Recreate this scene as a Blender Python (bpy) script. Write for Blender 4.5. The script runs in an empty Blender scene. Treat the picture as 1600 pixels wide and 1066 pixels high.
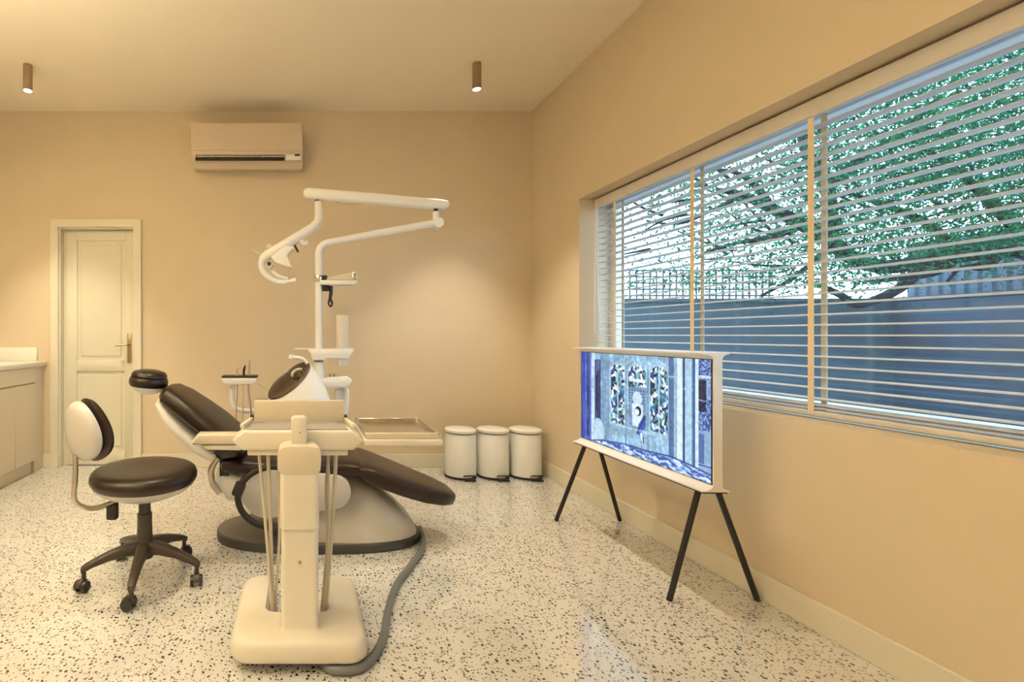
import bpy, bmesh, math, random
import numpy as np
from mathutils import Vector, Matrix
PI = math.pi
C = bpy.context.scene.collection
sc = bpy.context.scene

# ------------------------------------------------------------------ camera
F, U0, V0, HC = 764.0, 471.0, 524.0, 1.145      # focal length (px of 1600), vanishing point, eye height
cd = bpy.data.cameras.new('camera'); cam = bpy.data.objects.new('camera', cd); C.objects.link(cam)
cam.location = (0, 0, HC); cam.rotation_euler = (PI/2, 0, 0)
cd.sensor_width = 36; cd.lens = F/1600*36
cd.shift_x = (800-U0)/1600; cd.shift_y = -(533-V0)/1600
cd.clip_start = .05; cd.clip_end = 200
sc.camera = cam
sc.view_settings.view_transform = 'Standard'; sc.view_settings.look = 'None'
sc.view_settings.gamma = 1; sc.view_settings.use_curve_mapping = False
sc.view_settings.exposure = 0.27
# ------------------------------------------------------------------ sky
SKY = 3.1
w = bpy.data.worlds.new('sky'); sc.world = w; w.use_nodes = True
wn = w.node_tree; bg = wn.nodes['Background']
tc = wn.nodes.new('ShaderNodeTexCoord'); sp = wn.nodes.new('ShaderNodeSeparateXYZ'); rp = wn.nodes.new('ShaderNodeValToRGB')
wn.links.new(tc.outputs['Generated'], sp.inputs[0]); wn.links.new(sp.outputs['Z'], rp.inputs[0]); wn.links.new(rp.outputs[0], bg.inputs[0])
rp.color_ramp.elements[0].position = 0.0; rp.color_ramp.elements[0].color = (.86, 1.17, 1.52, 1)
rp.color_ramp.elements[1].position = .8; rp.color_ramp.elements[1].color = (.66, 1.03, 1.50, 1)
bg.inputs[1].default_value = SKY
# ceiling downlights, unseen ones added as fill except by the television: x, y, watts, cone degrees
LAMP_COLOR = (1.0, .88, .665)
FILL_UPLIGHT = (-1.95, .7, 1.78, 680)     # unseen uplighter added left of the camera to brighten the ceiling: x, y, z, watts
LAMPS = [(-1.97, 3.52, 110, 76), (1.255, 3.50, 100, 74), (-1.97, 2.3, 60, 100), (1.255, 2.3, 50, 76),
         (-.36, 2.3, 62, 80), (-.36, .5, 32, 80), (-1.97, -.6, 30, 110), (1.255, .3, 4, 120), (-.36, -1.4, 25, 90)]
FILL_GLOBE = (-.6, -1.1, 1.95, 30)      # unseen globe added behind the camera as room fill: x, y, z, watts

# ------------------------------------------------------------------ helpers
ORG = {}
def P(u, v, y):
    "world point seen at photograph pixel (u, v) at depth y"
    return Vector(((u-U0)*y/F, y, HC-(v-V0)*y/F))

def new(): return bmesh.new()
def merge(bm, other):
    me = bpy.data.meshes.new('tmp'); other.to_mesh(me); other.free(); bm.from_mesh(me); bpy.data.meshes.remove(me)
def box(bm, c, s, bev=0, rot=None, seg=2):
    b = bmesh.new(); bmesh.ops.create_cube(b, size=1)
    bmesh.ops.scale(b, vec=s, verts=b.verts)
    if bev: bmesh.ops.bevel(b, geom=b.edges[:], offset=bev, segments=seg, affect='EDGES', profile=.5)
    if rot is not None: bmesh.ops.transform(b, matrix=rot, verts=b.verts)
    bmesh.ops.translate(b, vec=c, verts=b.verts); merge(bm, b)
def bb(bm, lo, hi, bev=0, seg=2):
    lo, hi = Vector(lo), Vector(hi); box(bm, (lo+hi)/2, hi-lo, bev, None, seg)
def loft(bm, rings, cap=True, closed=True, loop=False):
    vs = [[bm.verts.new(p) for p in r] for r in rings]
    n = len(vs[0]); m = len(vs)
    for i in range(m if loop else m-1):
        a, b = vs[i], vs[(i+1) % m]
        for j in range(n if closed else n-1):
            k = (j+1) % n
            try: bm.faces.new((a[j], a[k], b[k], b[j]))
            except ValueError: pass
    if cap and not loop:
        bm.faces.new(vs[0][::-1]); bm.faces.new(vs[-1])
def frame(d):
    d = d.normalized(); a = Vector((0, 0, 1)) if abs(d.z) < .95 else Vector((0, 1, 0))
    x = a.cross(d).normalized(); return x, d.cross(x).normalized()
def smooth_pts(pts, n=6):
    "Catmull-Rom through pts (each a Vector, radius optional as 4th)"
    q = [tuple(p) for p in pts]; q = [q[0]]+q+[q[-1]]; out = []
    for i in range(1, len(q)-2):
        for k in range(n):
            t = k/n; a, b, c, d = q[i-1], q[i], q[i+1], q[i+2]
            out.append(tuple(.5*((2*b[j])+(-a[j]+c[j])*t+(2*a[j]-5*b[j]+4*c[j]-d[j])*t*t+(-a[j]+3*b[j]-3*c[j]+d[j])*t**3) for j in range(len(b))))
    out.append(tuple(q[-2])); return out
def tube(bm, pts, r, seg=12, n=0, flat=1.0):
    if n: pts = smooth_pts(pts, n)
    rs = [p[3] if len(p) > 3 else r for p in pts]; ps = [Vector(p[:3]) for p in pts]
    rings = []; X = None
    for i, p in enumerate(ps):
        d = (ps[min(i+1, len(ps)-1)]-ps[max(i-1, 0)]).normalized()
        if X is None: X, Y = frame(d)
        else:
            X = (X - d*X.dot(d)).normalized(); Y = d.cross(X).normalized()
        rings.append([p+(X*math.cos(2*PI*k/seg)+Y*math.sin(2*PI*k/seg)*flat)*rs[i] for k in range(seg)])
    loft(bm, rings)
def cyl(bm, a, b, r, r2=None, seg=20):
    a, b = Vector(a), Vector(b); r2 = r if r2 is None else r2
    X, Y = frame(b-a)
    loft(bm, [[p+(X*math.cos(2*PI*k/seg)+Y*math.sin(2*PI*k/seg))*q for k in range(seg)] for p, q in ((a, r), (b, r2))])
def lathe(bm, prof, c=(0, 0, 0), seg=32, sx=1, sy=1, rot=None):
    "prof: (radius, z) bottom to top"
    c = Vector(c); rings = []
    for r, z in prof:
        ring = [Vector((math.cos(2*PI*k/seg)*max(r, .0004)*sx, math.sin(2*PI*k/seg)*max(r, .0004)*sy, z)) for k in range(seg)]
        if rot is not None: ring = [rot @ p for p in ring]
        rings.append([p+c for p in ring])
    loft(bm, rings)
def prism(bm, poly, axis, lo, hi, bev=0, seg=2):
    "poly of 2-D points; axis 0: poly=(y,z), 1: (x,z), 2: (x,y)"
    def mk(p, t):
        return Vector((t, p[0], p[1])) if axis == 0 else Vector((p[0], t, p[1])) if axis == 1 else Vector((p[0], p[1], t))
    b = bmesh.new(); loft(b, [[mk(p, lo) for p in poly], [mk(p, hi) for p in poly]])
    bmesh.ops.recalc_face_normals(b, faces=b.faces)
    if bev:
        caps = [f for f in b.faces if len(f.verts) == len(poly)] if len(poly) != 4 else b.faces[:]
        es = set(e for f in caps for e in f.edges)
        bmesh.ops.bevel(b, geom=list(es), offset=bev, segments=seg, affect='EDGES', profile=.5)
    merge(bm, b)
def superell(hw, ht, e=3.0, n=28):
    out = []
    for k in range(n):
        a = 2*PI*k/n; c, s = math.cos(a), math.sin(a)
        out.append((hw*math.copysign(abs(c)**(2/e), c), ht*math.copysign(abs(s)**(2/e), s)))
    return out
def slab(bm, rows, y0, e=3.2, n=28):
    "cushion: rows of (x, z, half width along y, half thickness[, y centre]) along a path in the xz plane"
    ps = [Vector((r[0], 0, r[1])) for r in rows]; rings = []
    for i, r in enumerate(rows):
        d = (ps[min(i+1, len(ps)-1)]-ps[max(i-1, 0)]).normalized(); nrm = Vector((-d.z, 0, d.x))
        yc = r[4] if len(r) > 4 else y0
        rings.append([Vector((r[0], yc, r[1]))+Vector((0, a, 0))+nrm*b for a, b in superell(r[2], r[3], e, n)])
    loft(bm, rings)

def obj(name, bm, mat, parent=None, ang=38, kind=None):
    bmesh.ops.recalc_face_normals(bm, faces=bm.faces)
    for f in bm.faces: f.smooth = True
    ca = math.radians(ang)
    for e in bm.edges:
        if len(e.link_faces) == 2:
            if e.calc_face_angle(0) > ca: e.smooth = False
    lo = Vector([min(v.co[i] for v in bm.verts) for i in range(3)]); hi = Vector([max(v.co[i] for v in bm.verts) for i in range(3)])
    o0 = (lo+hi)/2; o0.z = lo.z
    bmesh.ops.translate(bm, vec=-o0, verts=bm.verts)
    me = bpy.data.meshes.new(name); bm.to_mesh(me); bm.free()
    me.materials.append(mat)
    o = bpy.data.objects.new(name, me); C.objects.link(o)
    o.location = o0-(ORG[parent.name] if parent else Vector()); ORG[o.name] = o0
    if parent: o.parent = parent
    if kind: o['kind'] = kind
    return o
def tag(o, label, cat, group=None):
    o['label'] = label; o['category'] = cat
    if group: o['group'] = group
    return o
def thing(name, loc, label=None, cat=None, group=None, kind=None):
    o = bpy.data.objects.new(name, None); C.objects.link(o); o.location = loc; ORG[o.name] = Vector(loc); o.empty_display_size = .05
    if label: tag(o, label, cat, group)
    if kind: o['kind'] = kind
    return o
def dup(root, loc, label=None):
    def cp(o, par):
        c = o.copy(); C.objects.link(c); ORG[c.name] = ORG[o.name]
        if par: c.parent = par
        for ch in [x for x in bpy.data.objects if x.parent == o and x != c]: cp(ch, c)
        return c
    r = cp(root, None); r.location = loc
    if label: r['label'] = label
    return r

# ------------------------------------------------------------------ materials
def lin(r, g, b): return tuple(((c/255)/12.92 if c/255 < .04045 else ((c/255+.055)/1.055)**2.4) for c in (r, g, b))
def mat(name, col, rough=.5, metal=0, spec=.5, var=0, scale=8, bump=0, bscale=60, coat=0, emit=None, es=0):
    m = bpy.data.materials.new(name); m.use_nodes = True; nt = m.node_tree; b = nt.nodes['Principled BSDF']
    b.inputs['Roughness'].default_value = rough; b.inputs['Metallic'].default_value = metal
    b.inputs['Specular IOR Level'].default_value = spec; b.inputs['Coat Weight'].default_value = coat
    b.inputs['Base Color'].default_value = (*col, 1)
    if var or bump:
        t = nt.nodes.new('ShaderNodeTexCoord')
    if var:
        n = nt.nodes.new('ShaderNodeTexNoise'); n.inputs['Scale'].default_value = scale; n.inputs['Detail'].default_value = 4
        r = nt.nodes.new('ShaderNodeValToRGB'); nt.links.new(t.outputs['Object'], n.inputs['Vector']); nt.links.new(n.outputs['Fac'], r.inputs[0])
        r.color_ramp.elements[0].position = .3; r.color_ramp.elements[1].position = .7
        r.color_ramp.elements[0].color = (*[c*(1-var) for c in col], 1); r.color_ramp.elements[1].color = (*[min(1, c*(1+var)) for c in col], 1)
        nt.links.new(r.outputs[0], b.inputs['Base Color'])
    if bump:
        n2 = nt.nodes.new('ShaderNodeTexNoise'); n2.inputs['Scale'].default_value = bscale; n2.inputs['Detail'].default_value = 3
        bp = nt.nodes.new('ShaderNodeBump'); bp.inputs['Strength'].default_value = bump; bp.inputs['Distance'].default_value = .002
        nt.links.new(t.outputs['Object'], n2.inputs['Vector']); nt.links.new(n2.outputs['Fac'], bp.inputs['Height']); nt.links.new(bp.outputs[0], b.inputs['Normal'])
    b.inputs['Coat Roughness'].default_value = .2
    if emit: b.inputs['Emission Color'].default_value = (*emit, 1); b.inputs['Emission Strength'].default_value = es
    return m
M = {}
M['wall'] = mat('wall_paint', (.665, .560, .405), .75, spec=.25, var=.015, scale=3, bump=.15, bscale=120)
M['ceil'] = mat('ceiling_paint', (.87, .785, .63), .8, spec=.2, var=.01, scale=2)
M['trim'] = mat('cream_trim', (.72, .67, .54), .45, var=.01)
M['door'] = mat('door_paint', (.70, .67, .54), .4, var=.01)
M['white'] = mat('white_plastic', (.82, .82, .80), .28, var=.01)
M['cream'] = mat('cream_plastic', (.70, .65, .54), .3, var=.01)
M['creamd'] = mat('cream_plastic_panel', (.63, .56, .43), .32, var=.01)
M['shell'] = mat('greyish_shell', (.58, .56, .53), .25, var=.01, coat=.3)
M['greymetal'] = mat('grey_base_plate', (.16, .15, .14), .42, metal=.3, var=.05, scale=30)
M['rimdark'] = mat('dark_base_rim', (.055, .056, .06), .4)
M['rubber'] = mat('black_rubber', (.012, .011, .012), .5)
M['black'] = mat('black_plastic', (.02, .018, .017), .35)
M['brownblack'] = mat('brown_nylon', (.055, .042, .033), .4)
M['leather'] = mat('brown_leather', (.0135, .0046, .0020), .36, spec=.5, var=.2, scale=14, bump=.2, bscale=300, coat=.08)
M['chrome'] = mat('chrome', (.75, .75, .75), .15, metal=1)
M['steel'] = mat('brushed_steel', (.62, .56, .48), .28, metal=1, var=.05, scale=40)
M['bronze'] = mat('bronze_lamp', (.36, .27, .17), .35, metal=.6)
M['hose'] = mat('hose_cream', (.60, .54, .42), .4)
M['hosegrey'] = mat('hose_grey', (.15, .16, .165), .35, bump=.0)
M['bin'] = mat('bin_enamel', (.74, .74, .72), .3, coat=.2)
M['binlid'] = mat('bin_lid_enamel', (.85, .84, .80), .25, coat=.2)
M['blind'] = mat('blind_slat', (.66, .62, .57), .45, var=.02, scale=20)
M['tape'] = mat('ladder_tape', (.78, .64, .42), .8, var=.05, scale=200)
M['winframe'] = mat('window_frame', (.75, .75, .75), .4, var=.01)
M['ac'] = mat('ac_casing', (.60, .50, .38), .35, var=.01)
M['brass'] = mat('brass_handle', (.42, .33, .20), .3, metal=.8)
M['glow'] = mat('lamp_glow', (1, 1, 1), .5, emit=(1.0, .93, .8), es=9)
M['cabinet'] = mat('cabinet_front', (.68, .60, .46), .4, var=.01)
M['worktop'] = mat('worktop', (.80, .76, .66), .25, var=.02)
M['tvframe'] = mat('tv_frame', (.84, .81, .75), .35, var=.01)
M['bowl'] = mat('bowl_glass', (.035, .018, .008), .06, coat=1, var=.5, scale=30)
M['greyflat'] = mat('grey_panel', (.33, .30, .27), .45)
M['sticker'] = mat('sticker', (.92, .92, .9), .5)
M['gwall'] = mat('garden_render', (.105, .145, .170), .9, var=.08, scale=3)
M['gwall_shade'] = mat('garden_render_shade', (.075, .10, .13), .9, var=.08, scale=3)  # same render, the side wall's shade put into a darker colour
M['gground'] = mat('garden_paving', (.22, .23, .22), .9, var=.1, scale=4)
M['bark'] = mat('bark', (.018, .018, .022), .9, var=.35, scale=12, bump=.6, bscale=30)
M['fence'] = mat('corrugated_panel', (.10, .135, .165), .7, var=.06)
M['wood'] = mat('trellis_wood', (.13, .14, .15), .8)

def floor_mat():
    m = bpy.data.materials.new('terrazzo'); m.use_nodes = True; nt = m.node_tree; b = nt.nodes['Principled BSDF']
    N = nt.nodes.new; L = nt.links.new
    t = N('ShaderNodeTexCoord'); no = N('ShaderNodeTexNoise'); no.inputs['Scale'].default_value = 45; no.inputs['Detail'].default_value = 2
    L(t.outputs['Object'], no.inputs['Vector'])
    mx = N('ShaderNodeMix'); mx.data_type = 'VECTOR'; mx.inputs[0].default_value = .018
    L(t.outputs['Object'], mx.inputs[4]); L(no.outputs['Color'], mx.inputs[5])
    base = N('ShaderNodeTexNoise'); base.inputs['Scale'].default_value = 2.2; base.inputs['Detail'].default_value = 5
    L(t.outputs['Object'], base.inputs['Vector'])
    br = N('ShaderNodeValToRGB'); L(base.outputs['Fac'], br.inputs[0])
    br.color_ramp.elements[0].position = .3; br.color_ramp.elements[0].color = (.595, .59, .55, 1)
    br.color_ramp.elements[1].position = .7; br.color_ramp.elements[1].color = (.67, .665, .62, 1)
    last = br.outputs[0]
    for scale, rad, prob, cols, z in ((75, .26, .14, [(.33, .27, .21), (.50, .45, .38)], 3.1), (48, .22, .12, [(.40, .31, .24), (.26, .18, .13)], 7.7),
                                   (58, .25, .36, [(.018, .013, .011), (.07, .04, .025)], 0), (110, .27, .22, [(.04, .03, .022), (.14, .09, .06)], 11.3)):
        mp = N('ShaderNodeMapping'); mp.inputs['Location'].default_value = (z, z*1.7, 0); L(mx.outputs[1], mp.inputs[0])
        vo = N('ShaderNodeTexVoronoi'); vo.voronoi_dimensions = '2D'; vo.inputs['Scale'].default_value = scale; vo.inputs['Randomness'].default_value = .95
        L(mp.outputs[0], vo.inputs['Vector'])
        s = N('ShaderNodeSeparateColor'); L(vo.outputs['Color'], s.inputs[0])
        # radius varies from chip to chip
        ra = N('ShaderNodeMath'); ra.operation = 'MULTIPLY_ADD'; ra.inputs[1].default_value = rad*.8; ra.inputs[2].default_value = rad*.5; L(s.outputs[1], ra.inputs[0])
        d = N('ShaderNodeMath'); d.operation = 'LESS_THAN'; L(vo.outputs['Distance'], d.inputs[0]); L(ra.outputs[0], d.inputs[1])
        p = N('ShaderNodeMath'); p.operation = 'LESS_THAN'; L(s.outputs[0], p.inputs[0]); p.inputs[1].default_value = prob
        a = N('ShaderNodeMath'); a.operation = 'MULTIPLY'; L(d.outputs[0], a.inputs[0]); L(p.outputs[0], a.inputs[1])
        c = N('ShaderNodeMix'); c.data_type = 'RGBA'; L(s.outputs[2], c.inputs[0]); c.inputs[6].default_value = (*cols[0], 1); c.inputs[7].default_value = (*cols[1], 1)
        mm = N('ShaderNodeMix'); mm.data_type = 'RGBA'; L(a.outputs[0], mm.inputs[0]); L(last, mm.inputs[6]); L(c.outputs[2], mm.inputs[7])
        last = mm.outputs[2]
    L(last, b.inputs['Base Color'])
    b.inputs['Roughness'].default_value = .08; b.inputs['Coat Weight'].default_value = .6; b.inputs['Coat Roughness'].default_value = .05; b.inputs['Specular IOR Level'].default_value = 1.0
    return m
M['floor'] = floor_mat()
def glass_mat(name, tint=(1, 1, 1), gl=.05, rough=.0):
    m = bpy.data.materials.new(name); m.use_nodes = True; nt = m.node_tree; nt.nodes.clear()
    o = nt.nodes.new('ShaderNodeOutputMaterial'); t = nt.nodes.new('ShaderNodeBsdfTransparent'); g = nt.nodes.new('ShaderNodeBsdfGlossy'); x = nt.nodes.new('ShaderNodeMixShader')
    t.inputs[0].default_value = (*tint, 1); g.inputs['Roughness'].default_value = rough; x.inputs[0].default_value = gl
    nt.links.new(t.outputs[0], x.inputs[1]); nt.links.new(g.outputs[0], x.inputs[2]); nt.links.new(x.outputs[0], o.inputs[0]); return m
M['glass'] = glass_mat('window_glass', (.97, .99, 1), .04)
def cup_mat():
    m = mat('translucent_cup', (.85, .80, .70), .35); b = m.node_tree.nodes['Principled BSDF']; b.inputs['Alpha'].default_value = .72; return m
M['cup'] = cup_mat()
def leaf_mat():
    m = mat('leaves', (.03, .16, .08), .5, spec=.3); nt = m.node_tree; b = nt.nodes['Principled BSDF']
    n = nt.nodes.new('ShaderNodeTexNoise'); n.inputs['Scale'].default_value = 9.0; n.inputs['Detail'].default_value = 8
    t = nt.nodes.new('ShaderNodeTexCoord'); r = nt.nodes.new('ShaderNodeValToRGB'); nt.links.new(t.outputs['Object'], n.inputs[0]); nt.links.new(n.outputs[0], r.inputs[0])
    r.color_ramp.elements[0].position = .35; r.color_ramp.elements[0].color = (.004, .03, .03, 1)
    r.color_ramp.elements[1].position = .65; r.color_ramp.elements[1].color = (.035, .27, .085, 1); nt.links.new(r.outputs[0], b.inputs['Base Color'])
    tr = nt.nodes.new('ShaderNodeBsdfTranslucent'); nt.links.new(r.outputs[0], tr.inputs[0]); x = nt.nodes.new('ShaderNodeMixShader'); x.inputs[0].default_value = .4
    o = [q for q in nt.nodes if q.type == 'OUTPUT_MATERIAL'][0]
    nt.links.new(b.outputs[0], x.inputs[1]); nt.links.new(tr.outputs[0], x.inputs[2]); nt.links.new(x.outputs[0], o.inputs[0]); return m
M['leaf'] = leaf_mat()

# ------------------------------------------------------------------ room shell
YB, XR, XL, YF, ZC = 4.247, 2.0, -2.86, -2.6, 3.091
T = .31
WY0, WY1, WZ0, WZ1 = .35, 3.52, .80, 2.127           # window opening in the right wall
bm = new(); bb(bm, (XL, YF, -.1), (XR, YB+.2, 0)); obj('floor', bm, M['floor'], kind='structure')
bm = new(); bb(bm, (XL-.2, YF-.2, ZC), (XR+T, YB+.2, ZC+.15)); obj('ceiling', bm, M['ceil'], kind='structure')
DX0, DX1, DZ = -2.105, -1.452, 2.083                 # door opening
bm = new()
bb(bm, (XL-.2, YB, 0), (DX0, YB+.2, ZC)); bb(bm, (DX1, YB, 0), (XR, YB+.2, ZC)); bb(bm, (DX0, YB, DZ), (DX1, YB+.2, ZC)); bb(bm, (DX0, YB+.16, 0), (DX1, YB+.2, DZ))
obj('wall_back', bm, M['wall'], kind='structure')
bm = new()
bb(bm, (XR, YF-.2, -.1), (XR+T, WY0, ZC)); bb(bm, (XR, WY1, -.1), (XR+T, YB+.2, ZC)); bb(bm, (XR, WY0, -.1), (XR+T, WY1, WZ0)); bb(bm, (XR, WY0, WZ1), (XR+T, WY1, ZC))
obj('wall_right', bm, M['wall'], kind='structure')
bm = new(); bb(bm, (XL-.2, YF-.2, 0), (XL, YB, ZC)); obj('wall_left', bm, M['wall'], kind='structure')
bm = new(); bb(bm, (XL, YF-.2, 0), (XR, YF, ZC)); obj('wall_front', bm, M['wall'], kind='structure')
def skirting(name, a, b):
    bm = new(); bb(bm, a, b, .003, 1); obj(name, bm, M['trim'], kind='structure')
skirting('baseboard_back', (-1.385, YB-.015, 0), (XR-.016, YB, .115))
skirting('baseboard_back.001', (-2.29, YB-.015, 0), (-2.172, YB, .115))
skirting('baseboard_right', (XR-.015, YF, 0), (XR, YB, .115))
skirting('baseboard_front', (XL, YF, 0), (XR-.016, YF+.015, .115))

# door
d = thing('door_1', (-1.78, YB, 0), kind='structure')
bm = new(); prism(bm, [(-2.17, 0), (-2.17, 2.148), (-1.387, 2.148), (-1.387, 0), (DX1, 0), (DX1, DZ), (DX0, DZ), (DX0, 0)], 1, YB-.022, YB)
obj('door_frame', bm, M['trim'], d)
bm = new()
bb(bm, (DX0, YB, 0), (DX0+.012, YB+.15, DZ)); bb(bm, (DX1-.012, YB, 0), (DX1, YB+.15, DZ)); bb(bm, (DX0+.012, YB, DZ-.012), (DX1-.012, YB+.15, DZ))
obj('door_jamb', bm, M['trim'], d)
LX0, LX1, LY = DX0+.045, DX1-.014, YB+.055
bm = new(); bb(bm, (DX0+.012, LY+.01, 0), (DX0+.045, LY+.06, DZ-.012)); obj('door_stop', bm, M['door'], d)
lf = None
bm = new(); sw = .085; pz = [(.12, .60), (.70+.02, 1.985)]
bb(bm, (LX0, LY, .006), (LX0+sw, LY+.04, DZ-.016), .002); bb(bm, (LX1-sw, LY, .006), (LX1, LY+.04, DZ-.016), .002)
bb(bm, (LX0+sw, LY, .006), (LX1-sw, LY+.04, .13), .002); bb(bm, (LX0+sw, LY, .83), (LX1-sw, LY+.04, .925), .002); bb(bm, (LX0+sw, LY, 1.975), (LX1-sw, LY+.04, DZ-.016), .002)
lf = obj('door_leaf', bm, M['door'], d)
for a, b in ((.13, .83), (.925, 1.975)):
    bm = new(); bb(bm, (LX0+sw, LY+.012, a), (LX1-sw, LY+.03, b)); bb(bm, (LX0+sw+.035, LY+.006, a+.035), (LX1-sw-.035, LY+.02, b-.035), .003, 1)
    obj('door_panel', bm, M['door'], lf)
bm = new(); bb(bm, (LX1-.065, LY-.008, .90), (LX1-.03, LY, 1.16), .003)
pl = obj('handle_plate', bm, M['brass'], lf)
bm = new(); tube(bm, [(LX1-.047, LY-.005, 1.06), (LX1-.047, LY-.05, 1.06), (LX1-.06, LY-.055, 1.06), (LX1-.15, LY-.055, 1.055)], .009, 10)
obj('door_handle', bm, M['brass'], lf)

# window frame and glass
wd = thing('window_1', (XR+.25, (WY0+WY1)/2, WZ0), kind='structure')
bm = new(); X0, X1 = XR+.22, XR+.29; fw = .055
bb(bm, (X0, WY0, WZ0), (X1, WY1, WZ0+fw), .004); bb(bm, (X0, WY0, WZ1-fw), (X1, WY1, WZ1), .004)
bb(bm, (X0, WY0, WZ0+fw), (X1, WY0+fw, WZ1-fw), .004); bb(bm, (X0, WY1-fw, WZ0+fw), (X1, WY1, WZ1-fw), .004)
obj('window_frame', bm, M['winframe'], wd)
bm = new(); bb(bm, (XR+.255, WY0+fw, WZ0+fw), (XR+.261, WY1-fw, WZ1-fw)); obj('window_pane', bm, M['glass'], wd)
bm = new(); bb(bm, (XR+.17, WY0, WZ0), (X0, WY1, WZ0+.006)); obj('window_sill', bm, M['trim'], wd)

# ------------------------------------------------------------------ garden
bm = new(); bb(bm, (XR+T, -14, -.25), (16, 18, -.1)); obj('garden_ground', bm, M['gground'], kind='structure')
GY, GX = 8.0, 9.7
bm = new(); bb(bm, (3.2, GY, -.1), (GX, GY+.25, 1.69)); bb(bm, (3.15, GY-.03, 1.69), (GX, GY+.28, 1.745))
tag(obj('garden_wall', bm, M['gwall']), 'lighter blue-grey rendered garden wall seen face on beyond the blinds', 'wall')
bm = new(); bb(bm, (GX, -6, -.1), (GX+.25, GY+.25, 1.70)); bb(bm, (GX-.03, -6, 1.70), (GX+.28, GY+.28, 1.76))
tag(obj('garden_wall', bm, M['gwall_shade']), 'blue-grey garden wall coloured darker for shade, running from the corner towards the right edge', 'wall')
tr = thing('garden_trellis', (7, GY+.1, 1.745), 'thin square-mesh trellis standing on top of the garden wall', 'trellis')
for k in range(26):
    bm = new(); x = 5.0+k*.11; bb(bm, (x, GY+.10, 1.745), (x+.016, GY+.12, 2.22)); obj('lath', bm, M['wood'], tr)
for k in range(5):
    bm = new(); z = 1.79+k*.104; bb(bm, (4.95, GY+.085, z), (7.82, GY+.10, z+.024)); obj('rail', bm, M['wood'], tr)
fe = thing('corrugated_fence', (GX+.1, 3, 1.76), 'pale corrugated screen standing on the right-hand garden wall', 'fence')
for k in range(58):
    bm = new(); y = -.5+k*.145
    pr = [(GX+.10, y), (GX+.075, y+.03), (GX+.075, y+.085), (GX+.10, y+.115), (GX+.10, y+.143), (GX+.112, y+.143), (GX+.112, y+.11), (GX+.088, y+.08), (GX+.088, y+.035), (GX+.112, y+.0)]
    prism(bm, pr, 2, 1.76, 2.62); obj('panel', bm, M['fence'], fe)

# tree
tree_seed = 4; random.seed(tree_seed); rng = np.random.default_rng(7)
TY = 5.4
tree = thing('garden_tree', (P(1640, 400, TY).x, TY, -.1), 'leafy green tree with dark bent branches hanging over the garden walls', 'tree')
def branch(pts, name='branch', y=TY):
    bm = new(); q = []
    for p in pts:
        yy = y+(p[3] if len(p) > 3 else 0); v = P(p[0], p[1], yy); q.append((v.x, v.y, v.z, p[2]*yy/F))
    tube(bm, q, .05, 9, 4); return obj(name, bm, M['bark'], tree)
branch([(1700, 1000, 30, .5), (1705, 700, 27, .4), (1690, 480, 24, .2), (1640, 405, 19), (1580, 388, 14), (1500, 398, 13), (1440, 410, 11), (1380, 417, 11), (1335, 405, 10), (1300, 378, 10), (1255, 352, 9), (1205, 325, 8), (1160, 305, 6), (1120, 296, 3)], 'trunk')
branch([(1690, 480, 22, .2), (1700, 300, 20, .3), (1660, 120, 16, .5), (1600, -60, 10, .8)])
branch([(1440, 410, 8), (1420, 440, 7), (1385, 462, 7), (1340, 476, 6), (1315, 462, 5), (1290, 450, 4), (1262, 440, 3)])
branch([(1500, 398, 7), (1462, 425, 6), (1400, 436, 4), (1350, 440, 2)])
branch([(1580, 390, 7), (1540, 412, 5), (1500, 420, 3), (1480, 440, 2)])
branch([(1300, 378, 9), (1296, 330, 9, .1), (1290, 280, 8, .2), (1262, 240, 7, .3), (1250, 190, 6, .4), (1240, 120, 4, .5)])
branch([(1290, 300, 7, .15), (1340, 250, 6, .3), (1400, 215, 5, .4), (1470, 150, 3, .6)])
branch([(1255, 352, 6), (1200, 372, 5, -.1), (1150, 380, 3, -.1), (1100, 395, 2, -.1)])
branch([(1205, 325, 6), (1180, 290, 5), (1150, 270, 3), (1100, 262, 2)])
branch([(1500, 398, 7), (1450, 350, 6, .2), (1380, 320, 4, .3), (1320, 300, 3, .4)])
branch([(1640, 405, 9), (1560, 330, 7, -.2), (1500, 270, 5, -.3), (1440, 230, 3, -.4)])
branch([(1300, 378, 5), (1270, 410, 4), (1230, 440, 3), (1190, 462, 2)])
branch([(1160, 305, 4), (1110, 330, 3), (1060, 350, 2), (1010, 345, 1.5)])
for k in range(46):
    u = random.uniform(1010, 1560); v = random.uniform(180, 430); a = random.uniform(-.9, .5)+PI; l = random.uniform(40, 110); dy = random.uniform(-.6, 1.0)
    branch([(u, v, 2.4, dy), (u+l*.5*math.cos(a), v-l*.35*math.sin(a), 1.8, dy), (u+l*math.cos(a), v-l*.9*math.sin(a)+random.uniform(-8, 8), 1.0, dy)], 'twig')
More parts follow.
